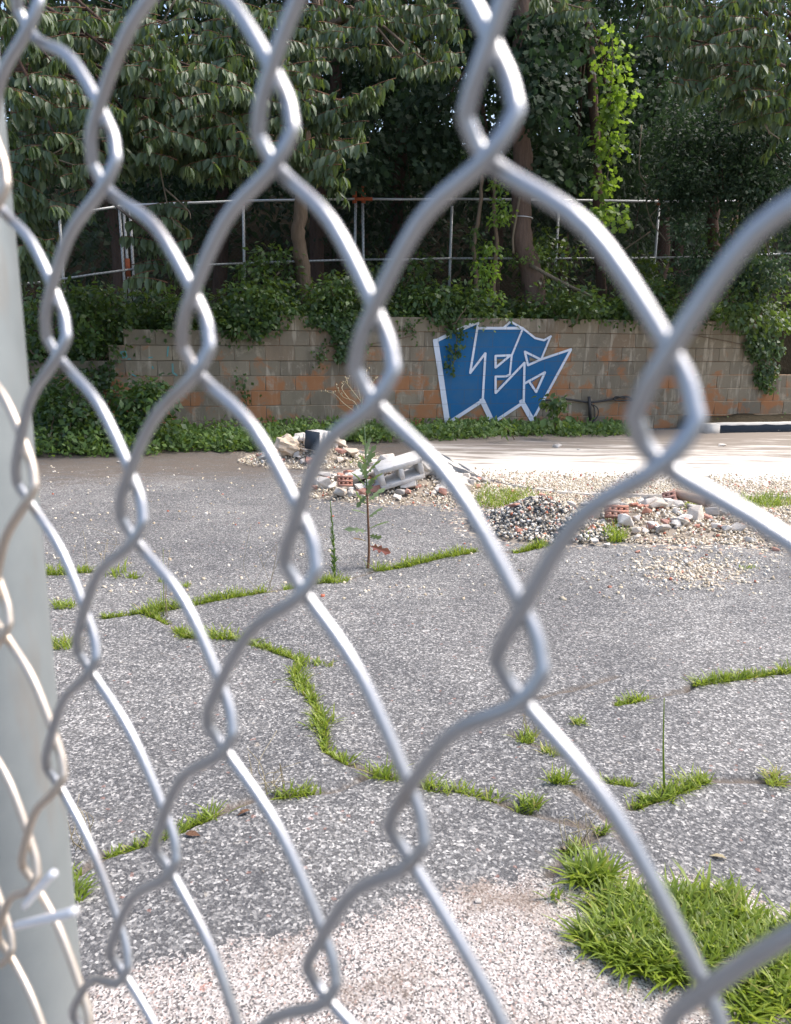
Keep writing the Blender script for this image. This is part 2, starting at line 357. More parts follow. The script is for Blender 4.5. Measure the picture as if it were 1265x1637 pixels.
# ================================================================== GROUND
def gl(pts): return np.array([ground(*p)[:2] for p in pts])
def seg_dist(P, L):
    d = np.full(len(P), 1e9)
    for a, b in zip(L[:-1], L[1:]):
        ab = b - a; t = np.clip(((P - a) @ ab) / (ab @ ab + 1e-12), 0, 1)
        d = np.minimum(d, np.linalg.norm(P - a - t[:, None] * ab, axis=1))
    return d
def inside(P, L):
    r = np.zeros(len(P), bool); n = len(L)
    for i in range(n):
        a, b = L[i], L[(i + 1) % n]
        c = ((a[1] > P[:, 1]) != (b[1] > P[:, 1])) & (P[:, 0] < (b[0] - a[0]) * (P[:, 1] - a[1]) / (b[1] - a[1] + 1e-12) + a[0])
        r ^= c
    return r
def vnoise(P, s, seed=0):
    """smooth value noise on (N,2) points"""
    Q = P * s; i = np.floor(Q).astype(int); f = Q - i; f = f * f * (3 - 2 * f)
    def h(a, b):
        v = np.sin(a * 127.1 + b * 311.7 + seed * 74.7) * 43758.5453; return v - np.floor(v)
    return (h(i[:, 0], i[:, 1]) * (1 - f[:, 0]) + h(i[:, 0] + 1, i[:, 1]) * f[:, 0]) * (1 - f[:, 1]) + (h(i[:, 0], i[:, 1] + 1) * (1 - f[:, 0]) + h(i[:, 0] + 1, i[:, 1] + 1) * f[:, 0]) * f[:, 1]

CRACKS = {   # name: (pixel polyline on the ground, blades per metre, spread, blade length)
 'a': ([(60, 918), (110, 917), (150, 913), (185, 919), (218, 924)], 520, .055, .07),
 'b': ([(168, 991), (240, 981), (300, 973), (370, 958), (440, 945), (500, 933), (548, 926)], 620, .035, .06),
 'c': ([(600, 911), (650, 903), (700, 892), (762, 881)], 620, .035, .06),
 'd': ([(822, 884), (860, 877), (905, 866), (990, 850)], 700, .05, .065),
 'e': ([(240, 985), (275, 1005), (300, 1022), (370, 1022), (430, 1037), (482, 1055), (472, 1080), (500, 1120), (515, 1160), (520, 1197), (560, 1226), (606, 1240)], 720, .034, .05),
 'f': ([(105, 1412), (170, 1366), (240, 1346), (290, 1327), (350, 1300), (410, 1279), (470, 1273), (540, 1266), (590, 1242), (640, 1245)], 560, .03, .05),
 'g': ([(640, 1245), (690, 1263), (740, 1268), (795, 1281)], 420, .026, .045),
 'h': ([(985, 1131), (1030, 1119), (1095, 1106)], 620, .022, .045),
 'i': ([(1110, 1096), (1150, 1089), (1190, 1084), (1250, 1076), (1320, 1066)], 620, .024, .045),
 'j': ([(1010, 1292), (1060, 1277), (1125, 1249)], 800, .035, .05),
 'k': ([(958, 1249), (985, 1252), (1010, 1256)], 600, .03, .045)}
BARE = [[(795, 1281), (840, 1300), (930, 1322), (962, 1332), (905, 1362), (880, 1400)], [(1125, 1249), (1200, 1247), (1330, 1257)], [(762, 881), (822, 884)], [(548, 926), (600, 911)],
        [(815, 1120), (860, 1118), (930, 1102), (990, 1082)], [(820, 1175), (850, 1190), (905, 1210), (950, 1240)], [(915, 1262), (965, 1305), (1000, 1350), (1030, 1385)], [(1095, 1106), (1110, 1096)]]
crack_lines = [gl(v[0]) for v in CRACKS.values()] + [gl(v) for v in BARE]
APRON = gl([(60, 1610), (200, 1548), (330, 1524), (480, 1497), (560, 1480), (660, 1440), (760, 1415), (900, 1399), (1010, 1396), (1120, 1405), (1200, 1428), (1260, 1462), (1500, 1600)])
APRON = np.vstack([APRON, [(3.0, -3), (-3.0, -3)]])
def axis(parts):
    o = []
    for a, b, st in parts: o.append(np.arange(a, b, st))
    return np.concatenate(o)
gx = axis([(-400, -60, 60), (-60, -10, 6), (-10, -4.6, .3), (-4.6, -1.5, .045), (-1.5, 1.7, .016), (1.7, 5, .045), (5, 12, .3), (12, 60, 6), (60, 401, 60)])
gy = axis([(-60, -6, 6), (-6, 1.2, .2), (1.2, 3.0, .014), (3.0, 6, .026), (6, 12, .06), (12, 24, .6), (24, 80, 7), (80, 601, 65)])
GX, GY = np.meshgrid(gx, gy); GP = np.c_[GX.ravel(), GY.ravel()]
near = (np.abs(GP[:, 0]) < 9) & (GP[:, 1] > .5) & (GP[:, 1] < 12)
z = np.zeros(len(GP)); soil = np.zeros(len(GP)); dust = np.zeros(len(GP)); apr = np.full(len(GP), -.5)
NP_ = GP[near]
cdist = np.full(len(NP_), 1e9)
for L in crack_lines: cdist = np.minimum(cdist, seg_dist(NP_, L))
wob = vnoise(NP_, 14, 3) * .02
zz = (vnoise(NP_, 1.3, 1) - .5) * .03 + (vnoise(NP_, 6, 2) - .5) * .008
zz -= .016 * np.clip(1 - cdist / (.012 + wob), 0, 1) ; zz += .006 * np.exp(-((cdist - .06) / .05)**2)
ad = seg_dist(NP_, APRON[:13]); ins = inside(NP_, APRON); apr_n = np.where(ins, ad, -ad)
wd = -((NP_ - W_P[:2]) @ W_N[:2]) * -1.0                       # distance in front of the wall
soil_n = np.clip(np.where(NP_[:, 0] < .9, 1.75, 1.15) - wd / np.where(NP_[:, 0] < .9, 2.6, 1.35), 0, 1)
soil_n = np.maximum(soil_n, np.clip(1.0 - (cdist / (.030 + wob)), 0, 1) * .78)
RUB = [(ground(500, 728), .8, .75), (ground(640, 778), .95, .8), (ground(860, 842), .6, .85), (ground(1040, 835), .8, .9), (ground(1180, 840), .8, .85), (ground(900, 790), 1.3, .8), (ground(1110, 915), .35, .42), (ground(1120, 800), 1.2, .9), (ground(1260, 850), .7, .9)]
dust_n = np.zeros(len(NP_))
for c, r, a in RUB:
    dust_n = np.maximum(dust_n, a * np.exp(-(np.linalg.norm(NP_ - c[:2], axis=1) / r)**4))
z[near] = zz; soil[near] = soil_n; dust[near] = dust_n; apr[near] = np.clip(apr_n, -.5, .5)
fade = np.clip((12 - GP[:, 1]) / 1.0, 0, 1); z *= fade
nx, ny = len(gx), len(gy)
ii = (np.arange(ny - 1)[:, None] * nx + np.arange(nx - 1)[None]).ravel()
gm = np_mesh('ground', np.c_[GP, z], [np.stack([ii, ii + 1, ii + nx + 1, ii + nx], 1)], {'soil': soil, 'dust': dust, 'apron': apr}, True)
tag(obj('ground', gm, MAT['ground']), kind='structure')
def gz(x, y):
    i = min(max(np.searchsorted(gx, x) - 1, 0), nx - 2); j = min(max(np.searchsorted(gy, y) - 1, 0), ny - 2)
    Z = z.reshape(ny, nx)
    fx = (x - gx[i]) / (gx[i + 1] - gx[i]); fy = (y - gy[j]) / (gy[j + 1] - gy[j])
    return (Z[j, i] * (1 - fx) + Z[j, i + 1] * fx) * (1 - fy) + (Z[j + 1, i] * (1 - fx) + Z[j + 1, i + 1] * fx) * fy
def gpt(px, py, up=0.0):
    p = ground(px, py); p = ground(px, py, gz(p[0], p[1])); p[2] += up; return p

# concrete slab at the back right
SL_Z = .028
edge = [(655, 706), (690, 727), (735, 748), (800, 772), (900, 786), (1010, 790), (1130, 792), (1260, 794), (1420, 800), (1800, 800), (2600, 800)]
fr = [ground(x, y, SL_Z)[:2] for x, y in edge]
fr = catmull(np.c_[np.array(fr), np.zeros(len(fr))], 8)[:, :2]
fr = fr + rng.normal(0, .012, fr.shape)
bs = np.array([wpos(float((np.append(p, 0) - W_P) @ W_D), 0.32 if False else .42, 0)[:2] for p in fr])
bs[0] = fr[0] + (bs[0] - fr[0]) * .02
m = MB(); NS = 14; V = []
for k in range(NS + 1):
    t = k / NS; q = fr * (1 - t) + bs * t
    V.append(np.c_[q, np.full(len(q), SL_Z) + (vnoise(q, 2, 5) - .5) * .02])
V = np.concatenate(V); n = len(fr)
tint = np.repeat(np.linspace(-.25, .62, NS + 1), n)
i0 = (np.arange(NS)[:, None] * n + np.arange(n - 1)[None]).ravel()
m.add(V, [np.stack([i0, i0 + 1, i0 + n + 1, i0 + n], 1)], tint)
low = np.c_[fr, np.full(n, -.05)]; top = V[:n]; a = np.arange(n - 1)
m.add(np.vstack([low, top]), [np.stack([a, a + 1, a + 1 + n, a + n], 1)], 0)
tag(m.build('concrete_slab', MAT['slab']), kind='structure')

# soil bed between the curb and the wall, and the bank above the wall
s_cl = wall_s(1090); s_r = s_cl + 5.5
m = MB(); N_ = 30; V = []
for k in range(N_ + 1):
    s = s_cl + .06 + (s_r - s_cl) * k / N_
    V += [wpos(s, .80, .10 + random.uniform(-.01, .01)), wpos(s, .42, .14 + random.uniform(-.02, .03)), wpos(s, -.05, .20 + random.uniform(-.02, .02))]
i0 = np.arange(N_)[:, None] * 3 + np.arange(2)[None]; i0 = i0.ravel()
m.add(np.array(V), [np.stack([i0, i0 + 3, i0 + 4, i0 + 1], 1)])
tag(m.build('soil_bed', MAT['soil'], smooth=True), kind='structure')
def bank_z(s, back):
    """height of the ground behind the wall: falls to the left, rises with distance"""
    top = 1.52 if s > -1.6 else 1.52 + (s + 1.6) * .22
    top = max(top, .55)
    if s > 6.0: top -= min((s - 6.0) * .25, .5)
    return top + .02 * back + max(0, back - 3.5) * .06 + min(max(0, back - 6.5), 14) * .42
sv = np.concatenate([[-120, -60, -30, -16], np.arange(-10, 12.1, .5), [16, 30, 60, 120]]); bv = np.concatenate([[.16, .5, 1, 1.6, 2.4, 3.2, 4, 5, 7, 9, 12, 16, 22, 30, 45, 70]])
V = np.array([wpos(s, -b, bank_z(s, b) + random.uniform(-.05, .05) * (b > .3)) for b in bv for s in sv]); ns = len(sv)
i0 = (np.arange(len(bv) - 1)[:, None] * ns + np.arange(ns - 1)[None]).ravel()
m = MB(); m.add(V, [np.stack([i0, i0 + 1, i0 + ns + 1, i0 + ns], 1)])
low = np.array([wpos(s, -.16, -.1) for s in sv]); a = np.arange(ns - 1)
m.add(np.vstack([low, V[:ns]]), [np.stack([a, a + 1, a + 1 + ns, a + ns], 1)])
tag(m.build('upper_bank', MAT['soil'], smooth=True), kind='structure')

# ================================================================== BLOCK WALL
wall_rot = (0, 0, WT)
wall = thing('block_wall', 'low stained concrete block retaining wall with blue graffiti below the trees', 'wall', tuple(wpos(0, 0, 0)), wall_rot)
def bevel_box(lx, ly, lz, b, jit=.0):
    import bmesh
    bm = bmesh.new(); bmesh.ops.create_cube(bm, size=1.0)
    for v in bm.verts: v.co = Vector((v.co.x * lx, v.co.y * ly, v.co.z * lz))
    bmesh.ops.bevel(bm, geom=bm.edges[:], offset=b, segments=1, affect='EDGES')
    if jit:
        for v in bm.verts: v.co += Vector((random.uniform(-jit, jit), random.uniform(-jit, jit), random.uniform(-jit, jit)))
    me = bpy.data.meshes.new('block'); bm.to_mesh(me); bm.free(); return me
full = [bevel_box(.393, .14, .193, .004, .002) for _ in range(4)]; half = [bevel_box(.193, .14, .193, .004, .002) for _ in range(2)]
for me in full + half: me.materials.append(MAT['block'])
S_L, S_R = wall_s(60), wall_s(1330)
s_top8, s_top7, s_top6 = wall_s(455), wall_s(200), wall_s(178)
r8, r7, r6, r5 = wall_s(1188), wall_s(1205), wall_s(1220), wall_s(1240)
def courses_at(s):
    n = 8 if s > s_top8 else 7 if s > s_top7 else 6 if s > s_top6 else 5
    if s > r8: n = 7
    if s > r7: n = 6
    if s > r6: n = 5
    if s > r5: n = 4
    return n
mm = MB(); nb = 0
k0, k1 = int(math.floor(S_L / .4)), int(math.ceil(S_R / .4))
for c in range(8):
    runs = []
    for k in range(k0, k1):
        s = k * .4 + (.2 if c % 2 else 0) + .2
        a_, b_ = courses_at(s - .12) > c, courses_at(s + .12) > c
        if a_ and b_:
            o = obj('block', full[(k * 3 + c * 5) % 4], None, wall, (s + random.uniform(-.003, .003), .07 + random.uniform(-.003, .0005), c * .2 + .1), (random.uniform(-.006, .006), 0, random.uniform(-.005, .005) + (math.pi if (k + c) % 3 == 0 else 0)))
            runs.append((s - .2, s + .2))
        elif a_ or b_:
            q = s - .1 if a_ else s + .1
            obj('block', half[(k + c) % 2], None, wall, (q, .07, c * .2 + .1)); runs.append((q - .1, q + .1))
    if runs: mm.box((min(r[0] for r in runs) + .006, .0065, c * .2 - .0), (max(r[1] for r in runs) - .006, .128, c * .2 + .2 - (.008 if c >= 4 else 0)))
mm.build('mortar', MAT['mortar'], wall)
# graffiti: painted shapes lying on the block faces
Zc = lambda x, y: (640 + x / 3.953, 490 + y / 3.953)
iw = wall.matrix_basis.inverted() if False else Matrix.LocRotScale(wall.location, Euler(wall_rot), None).inverted()
def wl(px, py, off):
    p = wallpt(px, py, 0); q = iw @ Vector(p); return (q.x, -off, q.z)
def flat_poly(name, loops, off, mat, parent):
    P = [[Vector(wl(*Zc(*p), 0)) for p in L] for L in loops]
    P2 = [[Vector((v.x, v.z, 0)) for v in L] for L in P]
    tri = tessellate_polygon(P2); V = [v for L in P for v in L]
    me = bpy.data.meshes.new(name); me.from_pydata([(v.x, v.z, 0) for v in V], [], tri); me.update()
    o = obj(name, me, mat, parent); o.location = (0, -off, 0); o.rotation_euler = (R(90), 0, 0); return o
BLUE = [(222, 215), (300, 180), (370, 148), (492, 98), (492, 136), (650, 136), (695, 98), (775, 140), (850, 200), (905, 214), (945, 193), (890, 330), (1075, 272), (845, 705), (775, 600), (600, 727), (518, 590), (315, 738), (300, 735), (240, 330)]
HOLES = [[(610, 332), (672, 330), (610, 378)], [(610, 466), (660, 464), (606, 528)], [(815, 318), (868, 338), (818, 352)], [(832, 478), (893, 436), (856, 522)]]
gra = flat_poly('graffiti_fill', [BLUE] + [h[::-1] for h in HOLES], .008, MAT['paint_blue'], wall); gra['label'] = 'large blue sprayed letters reading LES'
STROKES = [([(222, 215), (240, 330), (298, 740)], 34), ([(303, 735), (515, 597)], 22), ([(515, 590), (583, 735)], 32), ([(590, 730), (775, 607)], 19), ([(765, 598), (832, 716)], 32), ([(838, 712), (1075, 275)], 15),
 ([(1078, 270), (890, 333), (805, 371), (785, 285), (882, 333)], 14), ([(215, 222), (300, 180)], 22), ([(365, 150), (492, 96)], 24), ([(492, 96), (440, 420), (536, 295), (519, 592)], 14), ([(488, 137), (772, 137)], 17),
 ([(650, 136), (695, 96), (775, 140), (850, 200), (905, 213), (950, 188)], 13), ([(946, 193), (890, 330)], 12), ([(772, 140), (702, 310), (690, 430)], 12), ([(600, 312), (694, 308), (600, 386), (600, 312)], 14),
 ([(690, 430), (668, 440), (600, 442), (600, 546), (782, 355), (777, 602)], 14), ([(785, 485), (912, 415), (856, 540), (808, 468)], 14)]
def stroke_mesh(path, wd_, layer):
    P = np.array(path, float); V = []; Fc = []
    for a, b in zip(P[:-1], P[1:]):
        d = (b - a) / np.linalg.norm(b - a); nn = np.array([-d[1], d[0]]) * wd_ / 2; e = d * wd_ * .32
        ang = [(a - e + nn * .75), (a + e * 0 + nn), (b + nn), (b + e + nn * .75), (b + e - nn * .75), (b - nn), (a - nn), (a - e - nn * .75)]
        i = len(V); V += ang; Fc.append(tuple(range(i, i + 8)))
    return V, Fc
for k, (path, wd_) in enumerate(STROKES):
    V, Fc = stroke_mesh(path, wd_, k)
    W3 = []
    for j, p in enumerate(V):
        q = wl(*Zc(*p), 0); W3.append((q[0], q[2], .0012 * (j // 8)))
    me = bpy.data.meshes.new('outline_stroke'); me.from_pydata(W3, [], Fc); me.update()
    o = obj('outline_stroke', me, MAT['paint_white'], gra); o.location = (0, 0, .004 + .0004 * k)
# faded turquoise scribbles on the left of the wall
T5 = lambda x, y: (20 + x / 3.1625, 480 + y / 3.1625)
for path, wd_ in [([(548, 262), (572, 258), (580, 285), (560, 292), (548, 262)], 6), ([(788, 235), (784, 282)], 7), ([(690, 290), (708, 288)], 6), ([(606, 375), (625, 385)], 7), ([(810, 322), (812, 365), (832, 380)], 9), ([(708, 335), (712, 345)], 7), ([(585, 298), (598, 296)], 6)]:
    V, Fc = stroke_mesh(path, wd_, 0); W3 = []
    for j, p in enumerate(V):
        q = wl(*T5(*p), 0); W3.append((q[0], q[2], .0012 * (j // 8)))
    me = bpy.data.meshes.new('turquoise_scribble'); me.from_pydata(W3, [], Fc); me.update()
    o = obj('turquoise_scribble', me, MAT['paint_turquoise'], wall, (0, -.009, 0), (R(90), 0, 0))

# painted curb beam
cr = thing('painted_curb', 'low dark navy curb with worn white top edge before the block wall', 'curb', tuple(wpos(s_cl, .80, 0)), wall_rot)
m = MB(); m.box((.09, -.09, -.02), (5.4, .09, .15)); m.build('curb_body', MAT['curb'], cr)
m = MB()
xs = np.linspace(.085, 5.405, 60); 
for a_, b_ in zip(xs[:-1], xs[1:]): pass
top = np.array([[(x, -.096 + random.uniform(-.002, .004),   .140 + random.uniform(-.01, .006)), (x, -.093, .158 + random.uniform(-.004, .004)), (x, .093, .158 + random.uniform(-.004, .004))] for x in xs]).reshape(-1, 3)
i0 = (np.arange(59)[:, None] * 3 + np.arange(2)[None]).ravel(); m.add(top, [np.stack([i0, i0 + 3, i0 + 4, i0 + 1], 1)]); m.build('white_top_edge', MAT['curb_white'], cr)
m = MB(); m.box((-.12, -.10, -.02), (.083, .10, .155)); m.build('bare_end', MAT['curb_white'], cr)

# broken black pipe lying along the wall foot
bp = thing('broken_pipe', 'bent black pipe and dangling hoses on the wall right of the graffiti', 'pipe', tuple(wallpt(945, 668, .05)))
def wp_path(pts, off): return [local(bp, wallpt(x, y, off)) for x, y in pts]
m = MB(); m.tube(catmull(wp_path([(872, 640), (905, 638), (943, 643), (975, 639), (1000, 634), (1012, 638), (1024, 640)], .04), 6), .014, 8); m.build('hose', MAT['pipe'], bp, True)
m = MB(); m.tube(catmull(wp_path([(1000, 637), (985, 634), (984, 640), (1010, 640), (1026, 641)], .06), 6), .010, 8); m.build('hose', MAT['pipe'], bp, True)
m = MB(); m.tube(wp_path([(942, 634), (943, 650), (944, 672)], .06), .024, 8); m.build('stub_pipe', MAT['pipe'], bp, True)
for dx in (6, 11): 
    m = MB(); m.tube(catmull(wp_path([(944, 645), (944 + dx, 652), (945 + dx, 664), (947, 676)], .05 + dx * .002), 6), .008, 6); m.build('hose', MAT['pipe'], bp, True)

# ================================================================== REAR FENCE ON THE BANK
RF_P = W_P - W_N * 1.9
def rf(px, py): return hit(px, py, RF_P, W_N)
rail = [(-140, 470), (75, 450), (205, 431), (390, 421), (575, 415), (720, 413), (1048, 412), (1246, 406), (1480, 396)]
RM = np.array([rf(*p) for p in rail])
def rail_at(px):
    i = min(max(sum(px > q[0] for q in rail) - 1, 0), len(rail) - 2); t = (px - rail[i][0]) / (rail[i + 1][0] - rail[i][0])
    return RM[i] * (1 - t) + RM[i + 1] * t
rfence = thing('mesh_fence', 'old grey chain link fence with rusty fittings on the bank above the block wall', 'fence', tuple(RM[3] - np.array([0, 0, .95])))
up = np.array([0, 0, 1.0])
for dz, nm, r in ((.9, 'top_rail', .019), (0, 'middle_rail', .016)):
    for a_, b_ in zip(RM[:-1], RM[1:]):
        m = MB(); m.tube([local(rfence, a_ + up * dz), local(rfence, (a_ + b_) / 2 + up * (dz + random.uniform(-.015, .015))), local(rfence, b_ + up * dz)], r, 8); m.build(nm, MAT['rail_zinc'], rfence, True)
posts = [(-60, 0), (100, -.02), (197, 0), (204, .0), (212, -.0), (390, 0), (567, 0), (581, 0.02), (720, -.1), (885, -.05), (1048, 0), (1230, 0), (1400, 0)]
for k, (px, dz) in enumerate(posts):
    q = rail_at(px); lean = random.uniform(-.02, .02)
    m = MB(); m.tube([local(rfence, q + np.array([-lean, .03, -1.0])), local(rfence, q + np.array([lean, .03, .9 + dz]))], .022, 8); m.build('post', MAT['rail_zinc'], rfence, True)
    if px in (204, 567, 581, 1048, 390, 1230):
        m = MB(); z0 = -.10 if px == 204 else .84; m.tube([local(rfence, q + np.array([0, .025, z0])), local(rfence, q + np.array([0, .025, z0 + (.26 if px in (204, 567, 581) else .10)]))], .036, 8); m.build('fitting', MAT['rust'], rfence, True)
        if px in (581, 567): 
            m = MB(); m.tube([local(rfence, q + np.array([0, .0, .9])), local(rfence, q + W_D * .14 + np.array([0, .0, .9]))], .028, 8); m.build('fitting', MAT['rust'], rfence, True)
m = MB(); L_ = []
for a_, b_ in zip(RM[:-1], RM[1:]):
    ln = np.linalg.norm(b_ - a_); nlines = int(ln / .06)
    for k in range(-30, nlines):
        for sgn in (1, -1):
            x0 = k * .06; x1 = x0 + 1.75
            t0, t1 = max(x0, 0), min(x1, ln)
            if t1 - t0 < .02: continue
            def zz_(t): f_ = (t - x0) / 1.75; return (-.87 + 1.75 * f_) if sgn > 0 else (.88 - 1.75 * f_)
            p0 = a_ + (b_ - a_) * t0 / ln + up * zz_(t0) + W_N * .024; p1 = a_ + (b_ - a_) * t1 / ln + up * zz_(t1) + W_N * .024
            L_.append((p0, p1))
P0 = local(rfence, [l[0] for l in L_]); P1 = local(rfence, [l[1] for l in L_]); nL = len(L_)
offs = np.array([[.0018, 0, .0], [-.0009, .0016, 0], [-.0009, -.0016, 0]])
V = np.stack([P0 + offs[0], P0 + offs[1], P0 + offs[2], P1 + offs[0], P1 + offs[1], P1 + offs[2]], 1).reshape(-1, 3)
q = np.array([(0, 1, 4, 3), (1, 2, 5, 4), (2, 0, 3, 5)]); m.add(V, [(q[None] + (np.arange(nL) * 6)[:, None, None]).reshape(-1, 4)])
mo = m.build('wire_mesh', MAT['mesh_dark'], rfence); mo['kind'] = 'stuff'

# ================================================================== TREES
def clump_leaves(mb, C, n, rad, L, asp=.5, tpl=RHOMB, droop=.5, tint=(.2, .8), flat=.6):
    C = np.asarray(C, float); M_ = len(C)
    if M_ == 0: return
    rad = np.broadcast_to(np.asarray(rad, float), (M_,))
    base_t = rng.uniform(*tint, size=M_)
    idx = np.repeat(np.arange(M_), n); off = rng.normal(size=(len(idx), 3)) * np.array([.6, .6, .6 * flat]) * rad[idx][:, None]
    pos = C[idx] + off
    d = unit(off) * .7 + rand_dir(len(idx)) * .6; d[:, 2] -= droop
    nrm = rand_dir(len(idx)) * .7; nrm[:, 2] += .8
    l = L * rng.uniform(.7, 1.25, len(idx))
    leaves(mb, pos, d, nrm, l, l * asp * rng.uniform(.85, 1.15, len(idx)), np.clip(base_t[idx] + rng.normal(0, .12, len(idx)), 0, .97), tpl)
def trunk_mesh(root, pts, rad, mat, name='trunk', sides=10):
    P = catmull(np.array(pts, float), 5); r = np.interp(np.linspace(0, 1, len(P)), np.linspace(0, 1, len(rad)), rad)
    r = r * (1 + .06 * np.sin(np.arange(len(P)) * 1.9)); P = P + rng.normal(0, .008, P.shape)
    m = MB(); m.tube(local(root, P), r, sides); return m.build(name, MAT[mat], root, True)
def pix_clumps(spec):
    """spec rows: cx, cy, rx, ry, depth, spread in depth, number"""
    C = []
    for cx, cy, rx, ry, dp, sd, n in spec:
        a = rng.uniform(0, 2 * np.pi, n); r = np.sqrt(rng.uniform(0, 1, n))
        for x, y, dd in zip(cx + np.cos(a) * r * rx, cy + np.sin(a) * r * ry, dp + rng.uniform(-sd, sd, n)): C.append(depth(x, y, dd))
    return np.array(C)
def droop_twigs(root, C, crown_name='crown', scale=1.0, limb_from=None):
    """drooping sprays: a twig per point with long leaves hanging on both sides"""
    ml, mt = MB(), MB()
    for c in C:
        az = rng.uniform(0, 2 * np.pi); ln = rng.uniform(.32, .62) * scale; el = rng.uniform(-.35, .25)
        dv = np.array([math.cos(az) * math.cos(el), math.sin(az) * math.cos(el), math.sin(el)])
        t = np.linspace(0, 1, 6)[:, None]; P = c + dv * ln * (t - .5) + np.array([0, 0, -.10]) * (t - .3)**2
        mt.tube(local(root, P), np.linspace(.0055, .0025, 6), 4, .5)
        n = int(ln / .021); tt = rng.uniform(0.03, 1, n)[:, None]
        pos = c + dv * ln * (tt - .5) + np.array([0, 0, -.10]) * (tt - .3)**2
        sd = np.cross(dv, [0, 0, 1.0]); sgn = rng.choice([-1, 1], n)[:, None]
        d = np.array([0, 0, -1.0]) + sd * sgn * rng.uniform(.1, .75, (n, 1)) + dv * rng.uniform(-.1, .5, (n, 1)) + rng.normal(0, .16, (n, 3))
        nrm = sd * sgn + np.array([0, 0, .5]) + rng.normal(0, .5, (n, 3))
        l = rng.uniform(.105, .165, n) * scale; bt = rng.uniform(.1, .75)
        tint = np.clip(bt + rng.normal(0, .14, n), 0, .92); tint = np.where(rng.random(n) < .012, 1.0, tint)
        leaves(ml, local(root, pos), d, nrm, l, l * rng.uniform(.36, .46, n), tint, LEAF)
    mt.build('twigs', MAT['twig_red'], root).__setitem__('kind', 'stuff')
    return ml.build(crown_name, MAT['droop'], root)
def limbs(root, start, C, n, r0, mat):
    C = np.asarray(C); pick = C[rng.choice(len(C), min(n, len(C)), replace=False)]
    for c in pick:
        a_ = np.array(start, float); mid = (a_ + c) / 2 + np.array([0, 0, .35]) + rng.normal(0, .12, 3)
        trunk_mesh(root, [a_, mid, c], [r0, r0 * .5, .008], mat, 'limb', 6)

# --- drooping-leaf tree reaching in from the left
S1 = [(60, 50, 60, 70, 8.6, .7, 44), (90, 165, 80, 60, 8.6, .7, 46), (80, 262, 85, 75, 8.8, .6, 60), (48, 362, 34, 55, 8.8, .4, 22), (30, 425, 22, 30, 8.8, .3, 8), (205, 55, 100, 60, 9.0, .7, 46), (290, 135, 110, 85, 9.0, .7, 95),
      (262, 205, 110, 45, 9.1, .6, 55), (190, 240, 50, 40, 9.2, .5, 22), (340, 232, 90, 50, 9.2, .6, 46), (420, 185, 60, 65, 9.2, .6, 38), (400, 60, 85, 60, 9.4, .7, 42), (470, 110, 40, 60, 9.3, .5, 16), (500, 225, 55, 45, 9.3, .4, 22), (525, 285, 26, 38, 9.4, .3, 9),
      (515, 165, 45, 18, 9.2, .2, 10), (262, 370, 34, 50, 9.2, .3, 15), (290, 425, 26, 22, 9.2, .2, 7), (240, 430, 20, 20, 9.2, .2, 4), (120, 100, 120, 110, 10.2, .5, 60), (330, 100, 180, 120, 10.4, .5, 80)]
base = wpos(wall_s(-190), -.9, 1.0)
t1 = thing('drooping_tree', 'large tree with long drooping grey-green leaves over the stepped end of the wall', 'tree', tuple(base))
C1 = pix_clumps(S1)
tip = C1[:, :] .mean(0)
trunk_mesh(t1, [base, base + [.1, -.1, 1.6], base + [.5, -.5, 3.2], base + [1.0, -.7, 4.8]], [.19, .16, .13, .09], 'bark')
limbs(t1, base + [.5, -.5, 3.1], C1, 14, .055, 'bark'); limbs(t1, base + [.9, -.65, 4.4], C1, 10, .05, 'bark')
# the reaching branch tip of the tree and its bare twigs
br = catmull(np.array([depth(440, 180, 9.2), depth(500, 158, 9.2), depth(560, 158, 9.15), depth(603, 140, 9.1)]), 8)
m = MB(); m.tube(local(t1, br), np.linspace(.016, .004, len(br)), 5); m.build('branch', MAT['twig_red'], t1, True)
for pts in ([(250, 235, 9), (262, 300, 9), (275, 350, 9), (295, 368, 9)], [(262, 300, 9), (300, 335, 9), (305, 350, 9)], [(40, 255, 8.3), (75, 250, 8.3), (110, 232, 8.3), (128, 222, 8.3), (190, 220, 8.3)], [(80, 250, 8.3), (92, 268, 8.3)], [(82, 252, 8.3), (120, 264, 8.3)], [(280, 0, 8.6), (252, 40, 8.8), (205, 10, 8.9)]):
    m = MB(); q = catmull(np.array([depth(*p) for p in pts]), 5); m.tube(local(t1, q), np.linspace(.011, .004, len(q)), 5); m.build('branch', MAT['dead_wood'], t1, True)
ex = [br[i] + rng.normal(0, .02, 3) for i in range(8, len(br))] * 1
droop_twigs(t1, np.vstack([C1, np.array(ex), depth(560, 195, 9.2)[None], depth(535, 190, 9.2)[None], depth(575, 205, 9.2)[None]]))

# --- drooping tree with a mid trunk, crown at the top
base = rf(484, 492); base = wpos(float((base - W_P) @ W_D), -1.1, 1.35)
t2 = thing('drooping_tree', 'drooping-leaf tree on a slim brown trunk behind the highest wall step', 'tree', tuple(base))
pts = [base] + [hit(x, y, W_P - W_N * 1.1, W_N) for x, y in ((486, 440), (478, 380), (482, 330), (490, 200), (520, 40), (560, -160))]
trunk_mesh(t2, pts, [.12, .11, .10, .10, .09, .08, .05], 'bark_pale')
C2 = pix_clumps([(520, 40, 60, 40, 10.2, .6, 26), (605, 65, 60, 50, 10.4, .6, 30), (690, 75, 50, 45, 10.4, .6, 24), (650, 15, 95, 30, 10.5, .6, 34), (712, 105, 14, 28, 10.4, .3, 5), (890, 6, 50, 18, 10.5, .5, 12), (620, -120, 260, 110, 11.5, 1.2, 120)])
limbs(t2, pts[-2], C2, 14, .05, 'bark_pale'); droop_twigs(t2, C2)

